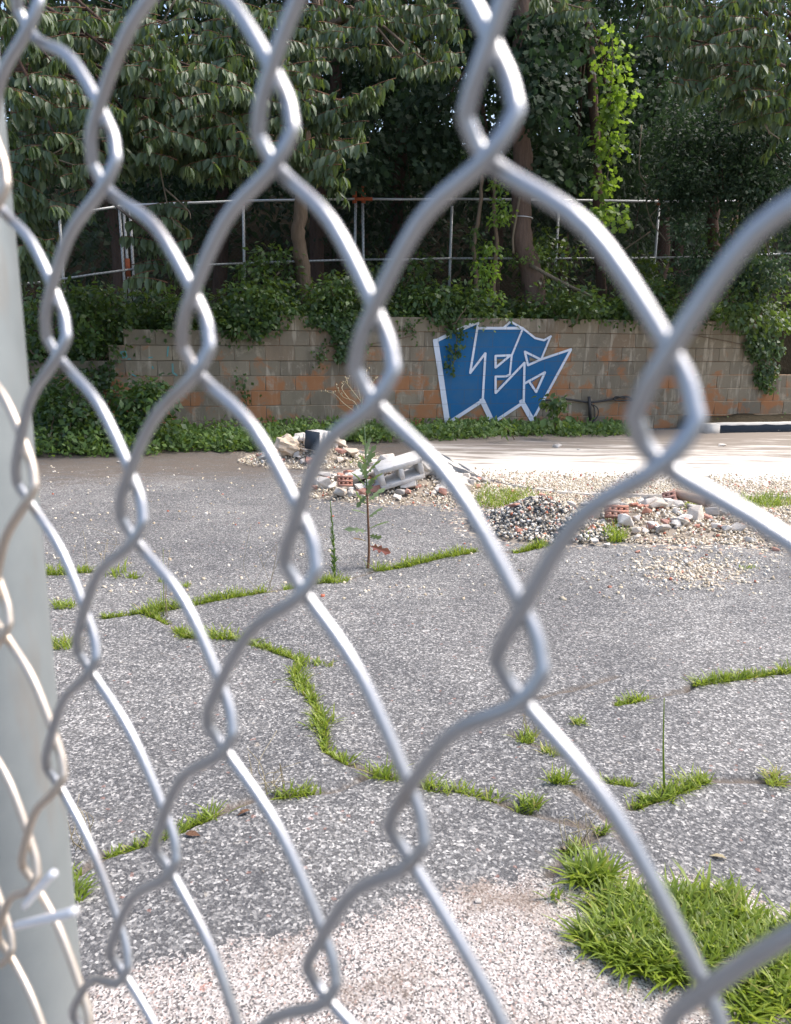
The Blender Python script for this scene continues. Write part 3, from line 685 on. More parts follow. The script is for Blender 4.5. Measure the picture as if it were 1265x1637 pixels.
# --- drooping tree reaching in from the top right
base = wpos(wall_s(1430), -1.2, 1.45)
t3 = thing('drooping_tree', 'drooping-leaf tree reaching in above the right end of the wall', 'tree', tuple(base))
C3 = pix_clumps([(1070, 28, 36, 40, 9.6, .5, 20), (1135, 60, 60, 50, 9.6, .6, 36), (1200, 50, 60, 60, 9.7, .6, 40), (1185, 128, 50, 42, 9.8, .5, 26), (1235, 175, 34, 55, 9.8, .4, 18), (1110, 120, 24, 36, 9.6, .3, 8), (1170, -90, 200, 90, 10.2, 1.0, 90), (1320, 100, 60, 150, 10, .8, 50)])
trunk_mesh(t3, [base, base + [-.1, 0, 1.8], base + [-.4, -.3, 3.6], base + [-.8, -.8, 5.4]], [.2, .17, .14, .08], 'bark')
limbs(t3, base + [-.4, -.3, 3.4], C3, 14, .05, 'bark'); droop_twigs(t3, C3)
m = MB(); q = catmull(np.array([depth(1222, 130, 9.6), depth(1216, 170, 9.6), depth(1226, 205, 9.6), depth(1246, 222, 9.6)]), 6); m.tube(local(t3, q), .007, 5); m.build('branch', MAT['dead_wood'], t3, True)
m = MB(); q = catmull(np.array([depth(1250, 140, 9.6), depth(1218, 165, 9.6), depth(1230, 215, 9.6)]), 6); m.tube(local(t3, q), .006, 5); m.build('branch', MAT['dead_wood'], t3, True)

def simple_tree(label, base, pts, rad, clumps, n, crad, L, mat='wood', bark='bark', tpl=RHOMB, droop=.5, tint=(.15, .8), nl=8, name='forest_tree', group=None, asp=.5):
    t = thing(name, label, 'tree', tuple(base), group=group)
    trunk_mesh(t, pts, rad, bark); m = MB(); C = np.asarray(clumps)
    clump_leaves(m, local(t, C), n, crad, L, asp, tpl, droop, tint); m.build('crown', MAT[mat], t)
    if nl: limbs(t, pts[-2], C, nl, rad[-1] * .7, bark)
    return t
# thick leaning trunk behind the graffiti
PB = W_P - W_N * .75
pl = [hit(x, y, PB, W_N) for x, y in ((858, 494), (850, 440), (836, 385), (834, 330), (836, 270), (830, 150), (835, 10), (850, -200))]
big = simple_tree('thick leaning tree trunk with a white cord round it behind the graffiti', pl[0], pl, [.18, .165, .155, .15, .14, .13, .11, .07],
    pix_clumps([(858, 95, 38, 70, 11.2, .5, 26), (868, 160, 26, 40, 11, .4, 14), (895, 250, 40, 50, 12.0, .4, 14), (1010, 150, 70, 110, 13.9, .6, 40), (820, 40, 120, 60, 12, .8, 40), (700, 200, 60, 70, 12.4, .6, 22), (560, 230, 50, 70, 12.2, .6, 18), (800, -180, 300, 150, 12.5, 1.5, 90)]), 46, .30, .115, tpl=LOBED, asp=.75, droop=.9, bark='bark_mid')
q = hit(836, 348, PB, W_N); m = MB(); aa = np.linspace(0, 2 * np.pi, 17); m.tube(local(big, q[None] + np.c_[np.cos(aa) * .158 - .01, np.sin(aa) * .158, aa * 0 - .01 * np.cos(aa)]), .006, 6, cap=False); m.build('cord', MAT['cord'], big, True)
m = MB(); q = catmull(np.array([hit(x, y, PB + W_N * .2, W_N) for x, y in ((831, 315), (825, 350), (820, 380), (821, 405))]), 6); m.tube(local(big, q), .018, 6); m.build('clinging_stem', MAT['dead_wood'], big, True)
m = MB(); cpos = hit(840, 410, PB, W_N); clump_leaves(m, local(big, cpos + np.c_[np.cos(aa) * .2, np.sin(aa) * .2, rng.normal(0, .05, 17)]), 18, .1, .06, .6, RHOMB, .3, (.4, .9)); m.build('clinging_vine', MAT['weed'], big)
# slim dark trunk
PB2 = W_P - W_N * 1.35
pl = [hit(x, y, PB2, W_N) for x, y in ((962, 480), (958, 400), (955, 300), (951, 200), (944, 100), (938, 20), (930, -220))]
simple_tree('slim dark tree trunk with bright vine hanging beside it', pl[0], pl, [.085, .08, .078, .075, .07, .065, .05],
    pix_clumps([(900, 60, 50, 60, 14, .6, 22), (1010, 230, 70, 60, 13.6, .6, 30), (900, 330, 60, 50, 14.5, .5, 24), (640, 130, 90, 60, 14, .8, 30), (940, -200, 280, 150, 14.5, 1.5, 90)]), 50, .34, .11, droop=.7)
# hanging bright vine
hv = thing('hanging_vine', 'bright yellow-green vine hanging in front of the slim dark trunk', 'vine', tuple(depth(968, 345, 11.7)))
vp = catmull(np.array([depth(x, y, 11.7) for x, y in ((976, 30), (980, 90), (975, 150), (965, 200), (975, 250), (968, 300), (966, 325), (975, 350))]), 6)
m = MB(); m.tube(local(hv, vp), .010, 5); m.build('stem', MAT['dead_wood'], hv, True)
CV = pix_clumps([(975, 50, 22, 20, 11.7, .15, 4), (985, 95, 34, 16, 11.7, .2, 6), (980, 130, 24, 18, 11.7, .2, 7), (1000, 155, 30, 14, 11.7, .2, 6), (972, 170, 10, 14, 11.6, .1, 4), (978, 192, 22, 12, 11.7, .15, 6), (975, 222, 22, 14, 11.6, .15, 7), (970, 245, 14, 18, 11.6, .1, 5), (965, 280, 7, 14, 11.6, .1, 3), (960, 303, 12, 8, 11.6, .1, 3), (948, 335, 18, 10, 11.5, .12, 6), (980, 340, 16, 14, 11.5, .12, 6)])
m = MB(); clump_leaves(m, local(hv, CV), 10, .12, .10, .62, LOBED, .6, (.15, .85)); m.build('leaves', MAT['bright'], hv)
# right-hand small-leaved trees with tangled stems
PB3 = W_P - W_N * 1.6
pl = [hit(x, y, PB3, W_N) for x, y in ((1150, 470), (1146, 420), (1140, 370), (1143, 320), (1150, 240), (1160, 120))]
simple_tree('small-leaved tree with reddish trunk behind the right part of the wall', pl[0], pl, [.11, .10, .095, .09, .07, .04],
    pix_clumps([(1160, 250, 90, 60, 11.8, .6, 60), (1110, 300, 50, 40, 11.9, .4, 26), (1215, 250, 50, 80, 11.6, .5, 36), (1090, 230, 50, 60, 12.2, .5, 26), (1140, 170, 80, 40, 12.2, .6, 30), (1230, 330, 40, 50, 11.4, .4, 24), (1300, 250, 60, 120, 11.5, .6, 40)]), 70, .26, .07, tint=(.2, .75), asp=.6)
pl = [hit(x, y, PB3, W_N) for x, y in ((1170, 480), (1172, 400), (1176, 350), (1186, 300), (1190, 200))]
simple_tree('thin paired stems with sparse leaves near the right end of the wall', pl[0], pl, [.05, .045, .04, .035, .02],
    pix_clumps([(1120, 415, 40, 12, 11.2, .3, 10), (1115, 445, 40, 10, 11.2, .3, 8), (1105, 365, 22, 20, 11.2, .2, 7), (1190, 450, 30, 30, 11.2, .3, 14), (1230, 430, 20, 30, 11.0, .3, 10)]), 40, .16, .07, bark='bark_pale', nl=3, asp=.6, name='forest_sapling')
# two vine-clad saplings left of the thick trunk
for pts, lab, cl in (([(762, 476), (762, 430), (758, 390), (766, 340), (770, 290), (768, 230)], 'bare crooked sapling stem behind the wall, farther from the thick trunk', [(758, 370, 12, 20, 11.4, .1, 3), (757, 430, 8, 20, 11.4, .1, 2), (768, 250, 24, 30, 11.4, .2, 5)]),
                     ([(787, 490), (790, 440), (794, 395), (791, 345), (790, 300), (795, 250)], 'sapling stem wrapped in bright vine leaves beside the thick trunk', [(780, 400, 14, 14, 11.3, .12, 6), (775, 450, 16, 16, 11.3, .12, 7), (785, 470, 14, 8, 11.3, .1, 4), (802, 350, 12, 20, 11.3, .1, 6), (800, 320, 10, 10, 11.3, .1, 3), (780, 425, 14, 10, 11.3, .1, 5), (796, 300, 10, 16, 11.3, .1, 3)])):
    pl = [hit(x, y, W_P - W_N * .6, W_N) for x, y in pts]
    simple_tree(lab, pl[0], pl, [.035, .032, .03, .028, .025, .015], pix_clumps(cl), 16, .10, .075, mat='bright' if 'bright' in lab else 'ivy', bark='bark_pale', nl=0, name='forest_sapling', tint=(.1, .6), asp=.6)
# background forest trees
lab_bg = ['behind the gate posts of the rear fence', 'behind the rear fence left of the slim brown trunk', 'behind the rusty fence fittings', 'behind the rear fence between the saplings', 'behind the rear fence beyond the thick trunk', 'behind the rear fence beyond the slim dark trunk', 'behind the rear fence at the tangled stems', 'far beyond the stepped wall end', 'far beyond the graffiti', 'far beyond the right wall end']
spots = [(-4.2, 4.5), (-2.4, 5.2), (-.6, 4.2), (1.2, 5.4), (2.9, 4.6), (4.6, 5.3), (6.4, 4.4), (-7, 8), (1.8, 9), (8.6, 7.6)]
for k, ((s, b), lb) in enumerate(zip(spots, lab_bg)):
    base = wpos(s, -b, bank_z(s, b) - .05); h = rng.uniform(8.5, 11)
    pts = [base, base + [rng.normal(0, .1), 0, 2], base + [rng.normal(0, .25), 0, 4.5], base + [rng.normal(0, .4), 0, 7], base + [0, 0, h * .9]]
    M_ = 150; u = rand_dir(M_) * (rng.uniform(.25, 1, M_)**.45)[:, None]
    C = base + np.array([0, 0, h * .56]) + u * np.array([2.1, 1.9, h * .42])
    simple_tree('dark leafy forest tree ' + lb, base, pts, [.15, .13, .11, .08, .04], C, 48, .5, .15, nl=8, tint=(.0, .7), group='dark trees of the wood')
# far wood reading as one dark mass
m = MB(); n = 3600
s = rng.uniform(-22, 24, n); b = rng.uniform(6.5, 17, n); zc = np.array([bank_z(a_, b_) for a_, b_ in zip(s, b)]) + rng.uniform(0, 1, n)**1.4 * 9
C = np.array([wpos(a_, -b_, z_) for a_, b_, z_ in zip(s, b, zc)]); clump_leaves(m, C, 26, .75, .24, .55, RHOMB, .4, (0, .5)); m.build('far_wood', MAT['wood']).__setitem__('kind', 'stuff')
bpy.data.objects['far_wood']['label'] = 'dense dark woodland filling the background'

# ================================================================== SHRUBS, IVY AND WEEDS ROUND THE WALL
def shrub(label, foot, rows, n, crad, L, mat, tpl=RHOMB, name='shrub', asp=.6, droop=.4, tint=(.1, .9), stems=4):
    t = thing(name, label, 'shrub', tuple(foot)); C = pix_clumps(rows)
    m = MB(); clump_leaves(m, local(t, C), n, crad, L, asp, tpl, droop, tint); m.build('foliage', MAT[mat], t)
    for k in range(stems):
        c = C[rng.integers(len(C))]; trunk_mesh(t, [foot + rng.normal(0, .04, 3) * [1, 1, 0], (foot + c) / 2 + rng.normal(0, .06, 3), c], [.012, .009, .004], 'bark_pale', 'stem', 5)
    return t
for px, py, rx, ry, dp, n, lb in [(95, 520, 70, 60, 10.3, 46, 'behind the lowest wall step'), (160, 500, 60, 35, 10.6, 30, 'under the gate posts'), (290, 490, 70, 26, 10.9, 34, 'above the seven-course stretch of wall'), (400, 500, 60, 40, 10.9, 46, 'spilling over the notch in the wall top'), (430, 440, 40, 40, 11.6, 26, 'against the rear fence left of the slim brown trunk'),
        (550, 470, 50, 30, 11.2, 34, 'right of the slim brown trunk'), (640, 450, 60, 40, 12.2, 30, 'under the rusty fence fittings'), (700, 480, 60, 22, 11.4, 30, 'left of the bare sapling'), (915, 478, 50, 22, 11.6, 26, 'under the dead leaning pole'), (880, 420, 40, 50, 12.4, 24, 'behind the dead leaning pole'),
        (1050, 480, 50, 26, 11.7, 30, 'below the crossed fence rails'), (1205, 470, 44, 50, 11.4, 46, 'over the right end of the wall'), (1190, 400, 50, 60, 12.2, 34, 'beneath the paired stems'), (1020, 440, 40, 30, 12.6, 20, 'tangled at the foot of the rear fence')]:
    f_ = depth(px, py + ry, dp); f_[2] = min(f_[2], 1.5)
    shrub('leafy green shrub ' + lb, f_, [(px, py, rx, ry, dp, .35, n)], 34, .2, .085, 'ivy', name='bank_shrub', tint=(.05, .6) if dp > 12 else (.15, .9))
# ivy along the top of the wall
m = MB(); n = 1500
s = rng.uniform(S_L - 1, S_R + 2, n); b = rng.uniform(-.02, 1.7, n)**1.0
zt = np.array([max(bank_z(a_, b_), courses_at(a_) * .2 - .08) for a_, b_ in zip(s, b)]) + rng.uniform(.0, .16, n) + .12 * (b > .4)
C = np.array([wpos(a_, -b_, z_) for a_, b_, z_ in zip(s, b, zt)])
clump_leaves(m, C, 16, .16, .075, .75, RHOMB, .35, (.1, 1.0)); o = m.build('bank_ground_cover', MAT['ivy']); tag(o, 'leafy green ground cover along the top of the block wall', kind='stuff')
def ivy_patch(label, pts, n, L=.07, mat='ivy', off=.05, crad=.10, tint=(.1, .8), name='ivy_patch'):
    """leaves hanging on the wall face: pts rows cx, cy, rx, ry"""
    C = []
    for cx, cy, rx, ry, k in pts:
        a = rng.uniform(0, 2 * np.pi, k); r = np.sqrt(rng.uniform(0, 1, k))
        C += [wallpt(cx + np.cos(u) * v * rx, cy + np.sin(u) * v * ry, off + rng.uniform(0, .06)) for u, v in zip(a, r)]
    foot = C[0]; t = thing(name, label, 'vine', tuple(foot)); m = MB(); CC = local(t, C)
    k = len(CC); idx = np.repeat(np.arange(k), n); off_ = rng.normal(size=(k * n, 3)) * crad * .55 * np.array([1, .35, 1]); d = rng.normal(size=(k * n, 3)) * .5; d[:, 2] -= .7
    nr = np.tile(W_N, (k * n, 1)) + rng.normal(0, .45, (k * n, 3)) + [0, 0, .4]; l = L * rng.uniform(.7, 1.2, k * n)
    leaves(m, CC[idx] + off_, d, nr, l, l * .8, np.clip(rng.uniform(*tint, k)[idx] + rng.normal(0, .12, k * n), 0, .97), RHOMB); m.build('leaves', MAT[mat], t)
    st = sorted(pts, key=lambda q_: q_[1]); q_ = catmull(np.array([wallpt(st[0][0], st[0][1] - st[0][3] * .6, off)] + [wallpt(p_[0] + rng.uniform(-3, 3), p_[1] + p_[3] * .5, off) for p_ in st]), 5)
    mm_ = MB(); mm_.tube(local(t, q_), .007, 5); mm_.build('stem', MAT['bark_pale'], t, True); return t
ivy_patch('ivy spilling down the wall below the slim brown trunk', [(556, 520, 30, 18, 40), (560, 545, 20, 22, 30), (520, 510, 30, 8, 16), (550, 570, 10, 14, 6)], 14)
ivy_patch('small ivy sprig on the wall below the notch', [(400, 500, 26, 14, 24), (408, 530, 6, 10, 4), (428, 515, 16, 8, 8)], 12)
ivy_patch('sparse ivy strand left of the graffiti', [(655, 530, 8, 14, 5), (520, 560, 8, 8, 3), (510, 572, 6, 6, 3)], 8, .05)
ivy_patch('ivy tuft draping over the top left of the graffiti', [(718, 506, 26, 8, 20), (728, 530, 10, 14, 9), (726, 558, 7, 14, 5), (721, 580, 4, 14, 3)], 9, .06)
ivy_patch('thick ivy hanging over the right end of the wall', [(1205, 505, 34, 22, 60), (1222, 545, 24, 30, 50), (1228, 600, 14, 24, 16), (1216, 592, 8, 18, 7), (1090, 508, 34, 8, 20), (1060, 520, 14, 10, 6)], 14)
ivy_patch('trailing vine strands on the low left end of the wall', [(150, 600, 8, 20, 7), (162, 620, 10, 30, 12), (178, 600, 7, 30, 9), (182, 640, 8, 20, 8), (135, 605, 8, 24, 8)], 8, .06, tint=(.0, .5))
ivy_patch('thin climbing vine on the wall beside the leafy bush', [(388, 610, 3, 10, 4), (392, 635, 4, 10, 4), (390, 655, 5, 8, 4)], 6, .05)
# weeds along the wall foot
def weed_strip(name, label, rows, L=.10, mat='weed', tint=(.05, .9), n=14):
    m = MB()
    for x0, x1, y0, y1, hgt, k in rows:
        px = rng.uniform(x0, x1, k); py = rng.uniform(y0, y1, k)
        B = np.array([ground(a_, b_) for a_, b_ in zip(px, py)]); 
        inw = (B - W_P) @ W_N < .03; B[inw] += W_N * .12
        hh = rng.uniform(.15, 1, k) * hgt; C = B + np.c_[np.zeros((k, 2)), hh]
        idx = np.repeat(np.arange(k), n); t_ = rng.uniform(.1, 1, k * n)
        pos = B[idx] + np.c_[rng.normal(0, .07, (k * n, 2)), hh[idx] * t_]
        d = rand_dir(k * n) * .8; d[:, 2] += .55; nr = rand_dir(k * n) * .5 + [0, -.35, .8]
        l = L * rng.uniform(.6, 1.3, k * n); leaves(m, pos, d, nr, l, l * .5, np.clip(rng.uniform(*tint, k)[idx] + rng.normal(0, .12, k * n), 0, 1), RHOMB)
    return tag(m.build(name, MAT[mat]), label, kind='stuff')
weed_strip('wall_foot_weeds', 'low leafy weeds growing along the foot of the block wall', [(-80, 250, 702, 733, .30, 380), (40, 200, 700, 716, .60, 130), (240, 440, 698, 724, .26, 320), (420, 560, 692, 708, .26, 170), (560, 720, 690, 708, .20, 200), (690, 1010, 687, 701, .17, 380), (700, 780, 690, 706, .22, 80)], .075)
weed_strip('bed_weeds', 'sparse low weeds on the soil bed behind the painted curb', [(1120, 1240, 680, 684, .20, 14)], .06)
shrub('rounded dark green bush at the wall foot left of the graffiti', ground(225, 708), [(228, 645, 34, 32, 9.6, .25, 44), (228, 690, 45, 20, 9.5, .25, 30)], 22, .16, .09, 'ivy', name='wall_bush', tint=(.2, .9))
shrub('dark tangled bush against the low left end of the wall', ground(110, 722), [(95, 640, 45, 50, 9.6, .3, 46), (130, 690, 50, 30, 9.4, .3, 36)], 24, .17, .085, 'ivy', name='wall_bush', tint=(.0, .6))
shrub('young leafy sapling just right of the graffiti', ground(890, 694), [(888, 642, 12, 12, 10.5, .08, 5), (895, 640, 8, 6, 10.5, .05, 2), (890, 662, 8, 14, 10.5, .05, 4)], 10, .09, .10, 'ivy', name='wall_sapling', asp=.7, stems=2, tpl=LEAF)
shrub('small upright weed between the graffiti letters and the wall foot', ground(814, 697), [(812, 684, 5, 5, 10.2, .05, 3)], 10, .07, .10, 'weed', name='wall_sapling', asp=.3, stems=1, tint=(.7, 1), tpl=LEAF)
# dead leaning pole and fallen branches on the bank
for pts, lab in (([(848, 424, 11.9), (900, 452, 11.6), (948, 474, 11.4)], 'pale dead pole leaning from the thick trunk to the bank'), ([(452, 430, 11.6), (430, 452, 11.5), (406, 474, 11.4)], 'short dead branch leaning left of the slim brown trunk'), ([(1040, 460, 12.1), (1100, 470, 12), (1130, 430, 12)], 'tangle of dead brown branches at the foot of the rear fence'), ([(990, 405, 12.8), (1040, 370, 12.8)], 'thin bare branch slanting beside the crossed fence rails')):
    q = catmull(np.array([depth(*p) for p in pts]), 5); t = thing('dead_branch', lab, 'branch', tuple(q[-1]))
    m = MB(); m.tube(local(t, q), np.linspace(.030, .018, len(q)) if 'pole' in lab else .012, 7); m.build('wood', MAT['dead_wood'], t, True)
    if 'tangle' in lab:
        for k in range(14):
            a_ = q[rng.integers(len(q))]; m = MB(); c_ = catmull(np.array([a_, a_ + rng.normal(0, .2, 3), a_ + rng.normal(0, .45, 3) * [1.4, .5, .5]]), 5); m.tube(local(t, c_), .009, 5); m.build('wood', MAT['bark_pale'], t, True)
for pts, lab in (([(1026, 200), (1022, 270), (1035, 300), (1034, 330), (1046, 365)], 'loose brown vine hanging beside the right fence post'), ([(1026, 300), (1050, 330), (1040, 350), (1065, 385)], 'second thin vine looping at the right fence post')):
    q = catmull(np.array([depth(x, y, 12.2) for x, y in pts]), 6); t = thing('bare_vine', lab, 'vine', tuple(q[-1])); m = MB(); m.tube(local(t, q), .010, 5); m.build('stem', MAT['dead_wood'], t, True)

# ================================================================== RUBBLE
import bmesh
def hull_mesh(name, sx, sy, sz, npts=13):
    bm = bmesh.new()
    for _ in range(npts):
        p = [random.uniform(-.5, .5) for _ in range(3)]; k = random.randrange(3); p[k] = random.choice((-.5, .5)) * random.uniform(.8, 1)
        bm.verts.new((p[0] * sx, p[1] * sy, p[2] * sz))
    r_ = bmesh.ops.convex_hull(bm, input=bm.verts[:])
    bmesh.ops.delete(bm, geom=[e for e in r_['geom_interior'] if isinstance(e, bmesh.types.BMVert)], context='VERTS')
    bmesh.ops.bevel(bm, geom=bm.edges[:], offset=.025, segments=1, affect='EDGES')
    me = bpy.data.meshes.new(name); bm.to_mesh(me); bm.free(); return me
CHUNKS = [hull_mesh('concrete_chunk', 1, random.uniform(.55, .9), random.uniform(.35, .75), random.randrange(9, 15)) for _ in range(12)]
REDS = [hull_mesh('brick_fragment', 1, random.uniform(.5, .7), random.uniform(.38, .5), 16) for _ in range(6)]
for me in CHUNKS: me.materials.append(MAT['chunk'])
for me in REDS: me.materials.append(MAT['redbrick'])
MOUNDS = [(ground(503, 738)[:2], .50, .36, .22), (ground(640, 783)[:2], .62, .42, .22), (ground(866, 843)[:2], .36, .36, .215), (ground(1045, 832)[:2], .55, .45, .10), (ground(1200, 835)[:2], .5, .5, .07)]
def mh(x, y):
    h = gz(x, y)
    return h + max(a * math.exp(-(((x - c[0]) / rx)**2 + ((y - c[1]) / ry)**2) * 1.1) for c, rx, ry, a in MOUNDS)
def mound_mesh(k, name, mat, label):
    c, rx, ry, a = MOUNDS[k]; g_ = np.linspace(-1.9, 1.9, 34); X, Y = np.meshgrid(c[0] + g_ * rx, c[1] + g_ * ry)
    H = np.array([gz(x, y) + a * math.exp(-(((x - c[0]) / rx)**2 + ((y - c[1]) / ry)**2) * 1.1) for x, y in zip(X.ravel(), Y.ravel())])
    rr = np.sqrt(((X.ravel() - c[0]) / rx)**2 + ((Y.ravel() - c[1]) / ry)**2)
    H = H + rng.uniform(-.012, .012, len(H)) * (rr < 1.6) - .014 - .05 * np.clip(rr - 1.5, 0, 1)
    i0 = (np.arange(33)[:, None] * 34 + np.arange(33)[None]).ravel()
    me = np_mesh(name, np.c_[X.ravel(), Y.ravel(), H], [np.stack([i0, i0 + 1, i0 + 35, i0 + 34], 1)])
    tag(obj(name, me, MAT[mat]), label, kind='stuff')
mound_mesh(0, 'debris_bed', 'mound', 'crumbled debris under the boulder heap'); mound_mesh(1, 'debris_bed', 'mound', 'crumbled debris under the hollow block heap'); mound_mesh(3, 'debris_bed', 'mound', 'crumbled debris under the cored brick heap'); mound_mesh(4, 'debris_bed', 'mound', 'crumbled debris near the slab front')
mound_mesh(2, 'gravel_base', 'mound', 'base of the dark gravel mound')
def piece(pool, x, y, size, label, cat, group, name, sink=.3, lift=0.0):
    me = random.choice(pool); o = obj(name, me); zz_ = max(v.co.z for v in me.vertices)
    o.scale = (size, size, size); o.rotation_euler = (random.uniform(-.35, .35), random.uniform(-.35, .35), random.uniform(0, 6.28))
    o.location = (x, y, mh(x, y) + zz_ * size * (1 - sink) + lift); return tag(o, label, cat, group)
def chunk_label(kind, x, y, sz, k, where):
    """how big, and where on its heap"""
    c, rx, ry, a = MOUNDS[k]; u, v = (x - c[0]) / rx, (y - c[1]) / ry
    size = 'large' if sz > .15 else 'fist-sized' if sz > .09 else 'small'
    spot = 'near the crest of the' if math.hypot(u, v) < .55 else 'at the asphalt-side foot of the' if v < -abs(u) else 'on the wall-side flank of the' if v > abs(u) else 'on the curb-side end of the' if u > 0 else 'on the post-side end of the'
    return '%s %s %s %s heap' % (size, kind, spot, where)
def scatter(k, n, nred, smin, smax, where):
    c, rx, ry, a = MOUNDS[k]
    for i in range(n + nred):
        rr = random.random()**.55 * 1.35; th = random.uniform(0, 6.283); x = c[0] + rx * rr * math.cos(th); y = c[1] + ry * rr * math.sin(th)
        sz = random.uniform(smin, smax) * (1.25 - .45 * rr) * (1 if random.random() < .6 else .6)
        if i < n: piece(CHUNKS, x, y, sz, chunk_label('concrete chunk', x, y, sz, k, where), 'concrete chunk', 'concrete chunks of the %s heap' % where, 'concrete_chunk')
        else: sz = min(sz, .15); piece(REDS, x, y, sz, chunk_label('brick fragment', x, y, sz, k, where), 'brick', 'brick fragments of the %s heap' % where, 'brick_fragment')
scatter(0, 66, 16, .08, .23, 'boulder'); scatter(1, 120, 22, .08, .25, 'hollow block'); scatter(3, 46, 22, .06, .15, 'holed brick'); scatter(4, 34, 10, .04, .11, 'slab-front')
# chunks one can place singly at the right heap
for px, py, s in [(1022, 806, .10), (1041, 812, .10), (1036, 826, .13), (1050, 833, .11), (1062, 831, .11), (1045, 854, .09), (1060, 857, .09), (1002, 848, .12), (1018, 864, .06), (1085, 846, .06), (1108, 843, .12), (1141, 836, .10), (1078, 850, .09), (950, 872, .06), (970, 875, .04), (1028, 856, .06), (1095, 850, .07), (1180, 855, .10), (1215, 850, .12), (1240, 862, .10), (1200, 868, .06)]:
    p = ground(px, py); piece(CHUNKS, p[0], p[1], s * 1.25, chunk_label('concrete chunk', p[0], p[1], s * 1.25, 3, 'holed brick'), 'concrete chunk', 'concrete chunks of the holed brick heap', 'concrete_chunk', .25)
for px, py, s in [(1040, 869, .035), (1020, 884, .04), (822, 845, .09), (866, 838, .075), (810, 826, .07), (828, 863, .075), (770, 775, .12), (820, 792, .08), (935, 768, .06), (900, 760, .05), (850, 752, .04), (1068, 768, .08), (1048, 775, .08), (1085, 780, .07), (1128, 842, .09), (1030, 790, .08), (1240, 880, .05), (975, 940, .03), (1100, 905, .025), (1090, 918, .03), (1120, 925, .025), (1190, 1030, .012), (1215, 1038, .012), (660, 1000, .012)]:
    p = ground(px, py); piece(REDS, p[0], p[1], s, 'loose red brick fragment lying on the open asphalt' if py > 866 else 'red brick fragment lying on the dark gravel mound' if 800 < px < 880 and py > 800 else 'red brick fragment lying on the pale gravel before the slab', 'brick', 'loose brick fragments between the heaps', 'brick_fragment', .2)
for px, py, s in [(190, 742, .05), (260, 780, .03), (140, 790, .03), (330, 820, .03), (420, 800, .04), (890, 718, .14), (925, 722, .05), (1155, 716, .10), (300, 860, .02), (380, 845, .025), (455, 770, .04), (700, 845, .03), (740, 860, .03), (990, 890, .03), (765, 1447, .02)]:
    p = ground(px, py); piece(CHUNKS, p[0], p[1], s, 'small loose stone lying by itself on the open lot', 'stone', 'loose stones on the lot', 'loose_stone', .25)
# pale boulder
bm = bmesh.new(); bmesh.ops.create_icosphere(bm, subdivisions=3, radius=.5)
for v in bm.verts:
    n_ = v.co.normalized(); v.co *= 1 + .16 * math.sin(5 * n_.x + 2) * math.cos(4 * n_.y) + .10 * math.sin(9 * n_.z + 3 * n_.x) + random.uniform(-.035, .035); v.co = Vector((v.co.x * .27, v.co.y * .22, v.co.z * .22))
me = bpy.data.meshes.new('boulder'); bm.to_mesh(me); bm.free()
p = depth(459, 713, 8.55); tag(obj('boulder', me, MAT['boulder'], None, tuple(p), (0, .3, .4)), 'rounded pale tan boulder at the end of the rubble heap', 'boulder')
# hollow blocks
def hollow_block(name, label, L=.39, cores=2, mat='cinder'):
    W_, H_ = .19, .19; t = .042; m = MB()
    m.box((-L / 2, -W_ / 2, -H_ / 2), (L / 2, W_ / 2, -H_ / 2 + t)); m.box((-L / 2, -W_ / 2, H_ / 2 - t), (L / 2, W_ / 2, H_ / 2))
    for k in range(cores + 1):
        x = -L / 2 + k * (L - t) / cores; m.box((x, -W_ / 2 + .002, -H_ / 2 + t - .001), (x + t, W_ / 2 - .002, H_ / 2 - t + .001))
    me = m.mesh(name); o = obj(name, me, MAT[mat]); md = o.modifiers.new('edge_wear', 'BEVEL'); md.width = .004; md.segments = 1; return tag(o, label, 'concrete block')
o = hollow_block('hollow_block', 'whole hollow concrete block lying on its side in the rubble'); o.location = tuple(depth(638, 752, 6.9)); o.rotation_euler = (R(12), R(-15), R(14))
o = thing('half_block', 'upright half block with shade painted on one face on the rubble heap', 'concrete block', tuple(depth(509, 703, 8.5)), (R(3), R(2), R(55)))
m = MB()
for x in (-.094, -.016, .062): m.box((x, -.095, -.095), (x + .032, .095, .095))
m.box((-.090, -.08, -.093), (.090, .085, .093)); b_ = m.build('block_body', MAT['cinder'], o)
m = MB(); m.box((-.101, -.097, -.097), (-.0945, .097, .097)); m.build('painted_shade_face', MAT['curb'], o)  # thin dark plate: shade of the side away from the sun, put in as colour
def cored_brick(label, loc, rot, L=.16, cols=3, H=.057):
    m = MB(); W_ = .092; h = .017; t = (W_ - 2 * h) / 3; tx = (L - cols * h) / (cols + 1)
    for r_ in range(3): y = -W_ / 2 + r_ * (h + t); m.box((-L / 2, y, -H / 2), (L / 2, y + t, H / 2))
    for r_ in range(2):
        y = -W_ / 2 + t + r_ * (h + t)
        for c in range(cols + 1): x = -L / 2 + c * (h + tx); m.box((x + .0005, y - .001, -H / 2 + .0005), (x + tx - .0005, y + h + .001, H / 2 - .0005))
    m.box((-L / 2 + .004, -W_ / 2 + .004, -.005), (L / 2 - .004, W_ / 2 - .004, .005))
    o = obj('cored_brick', m.mesh('cored_brick'), MAT['redbrick'], None, loc, rot); return tag(o, label, 'brick')
cored_brick('red brick with six holes at the front foot of the hollow block heap', tuple(depth(552, 769, 6.75)), (R(78), 0, R(8)), .125)
cored_brick('red brick with round holes in front of the small concrete chunks', tuple(depth(986, 818, 5.9)), (R(70), R(4), R(10)), .165)
cored_brick('broken half brick with two holes behind the grass tuft', tuple(depth(1071, 796, 6.35)), (R(60), R(-20), R(-20)), .10, 2)
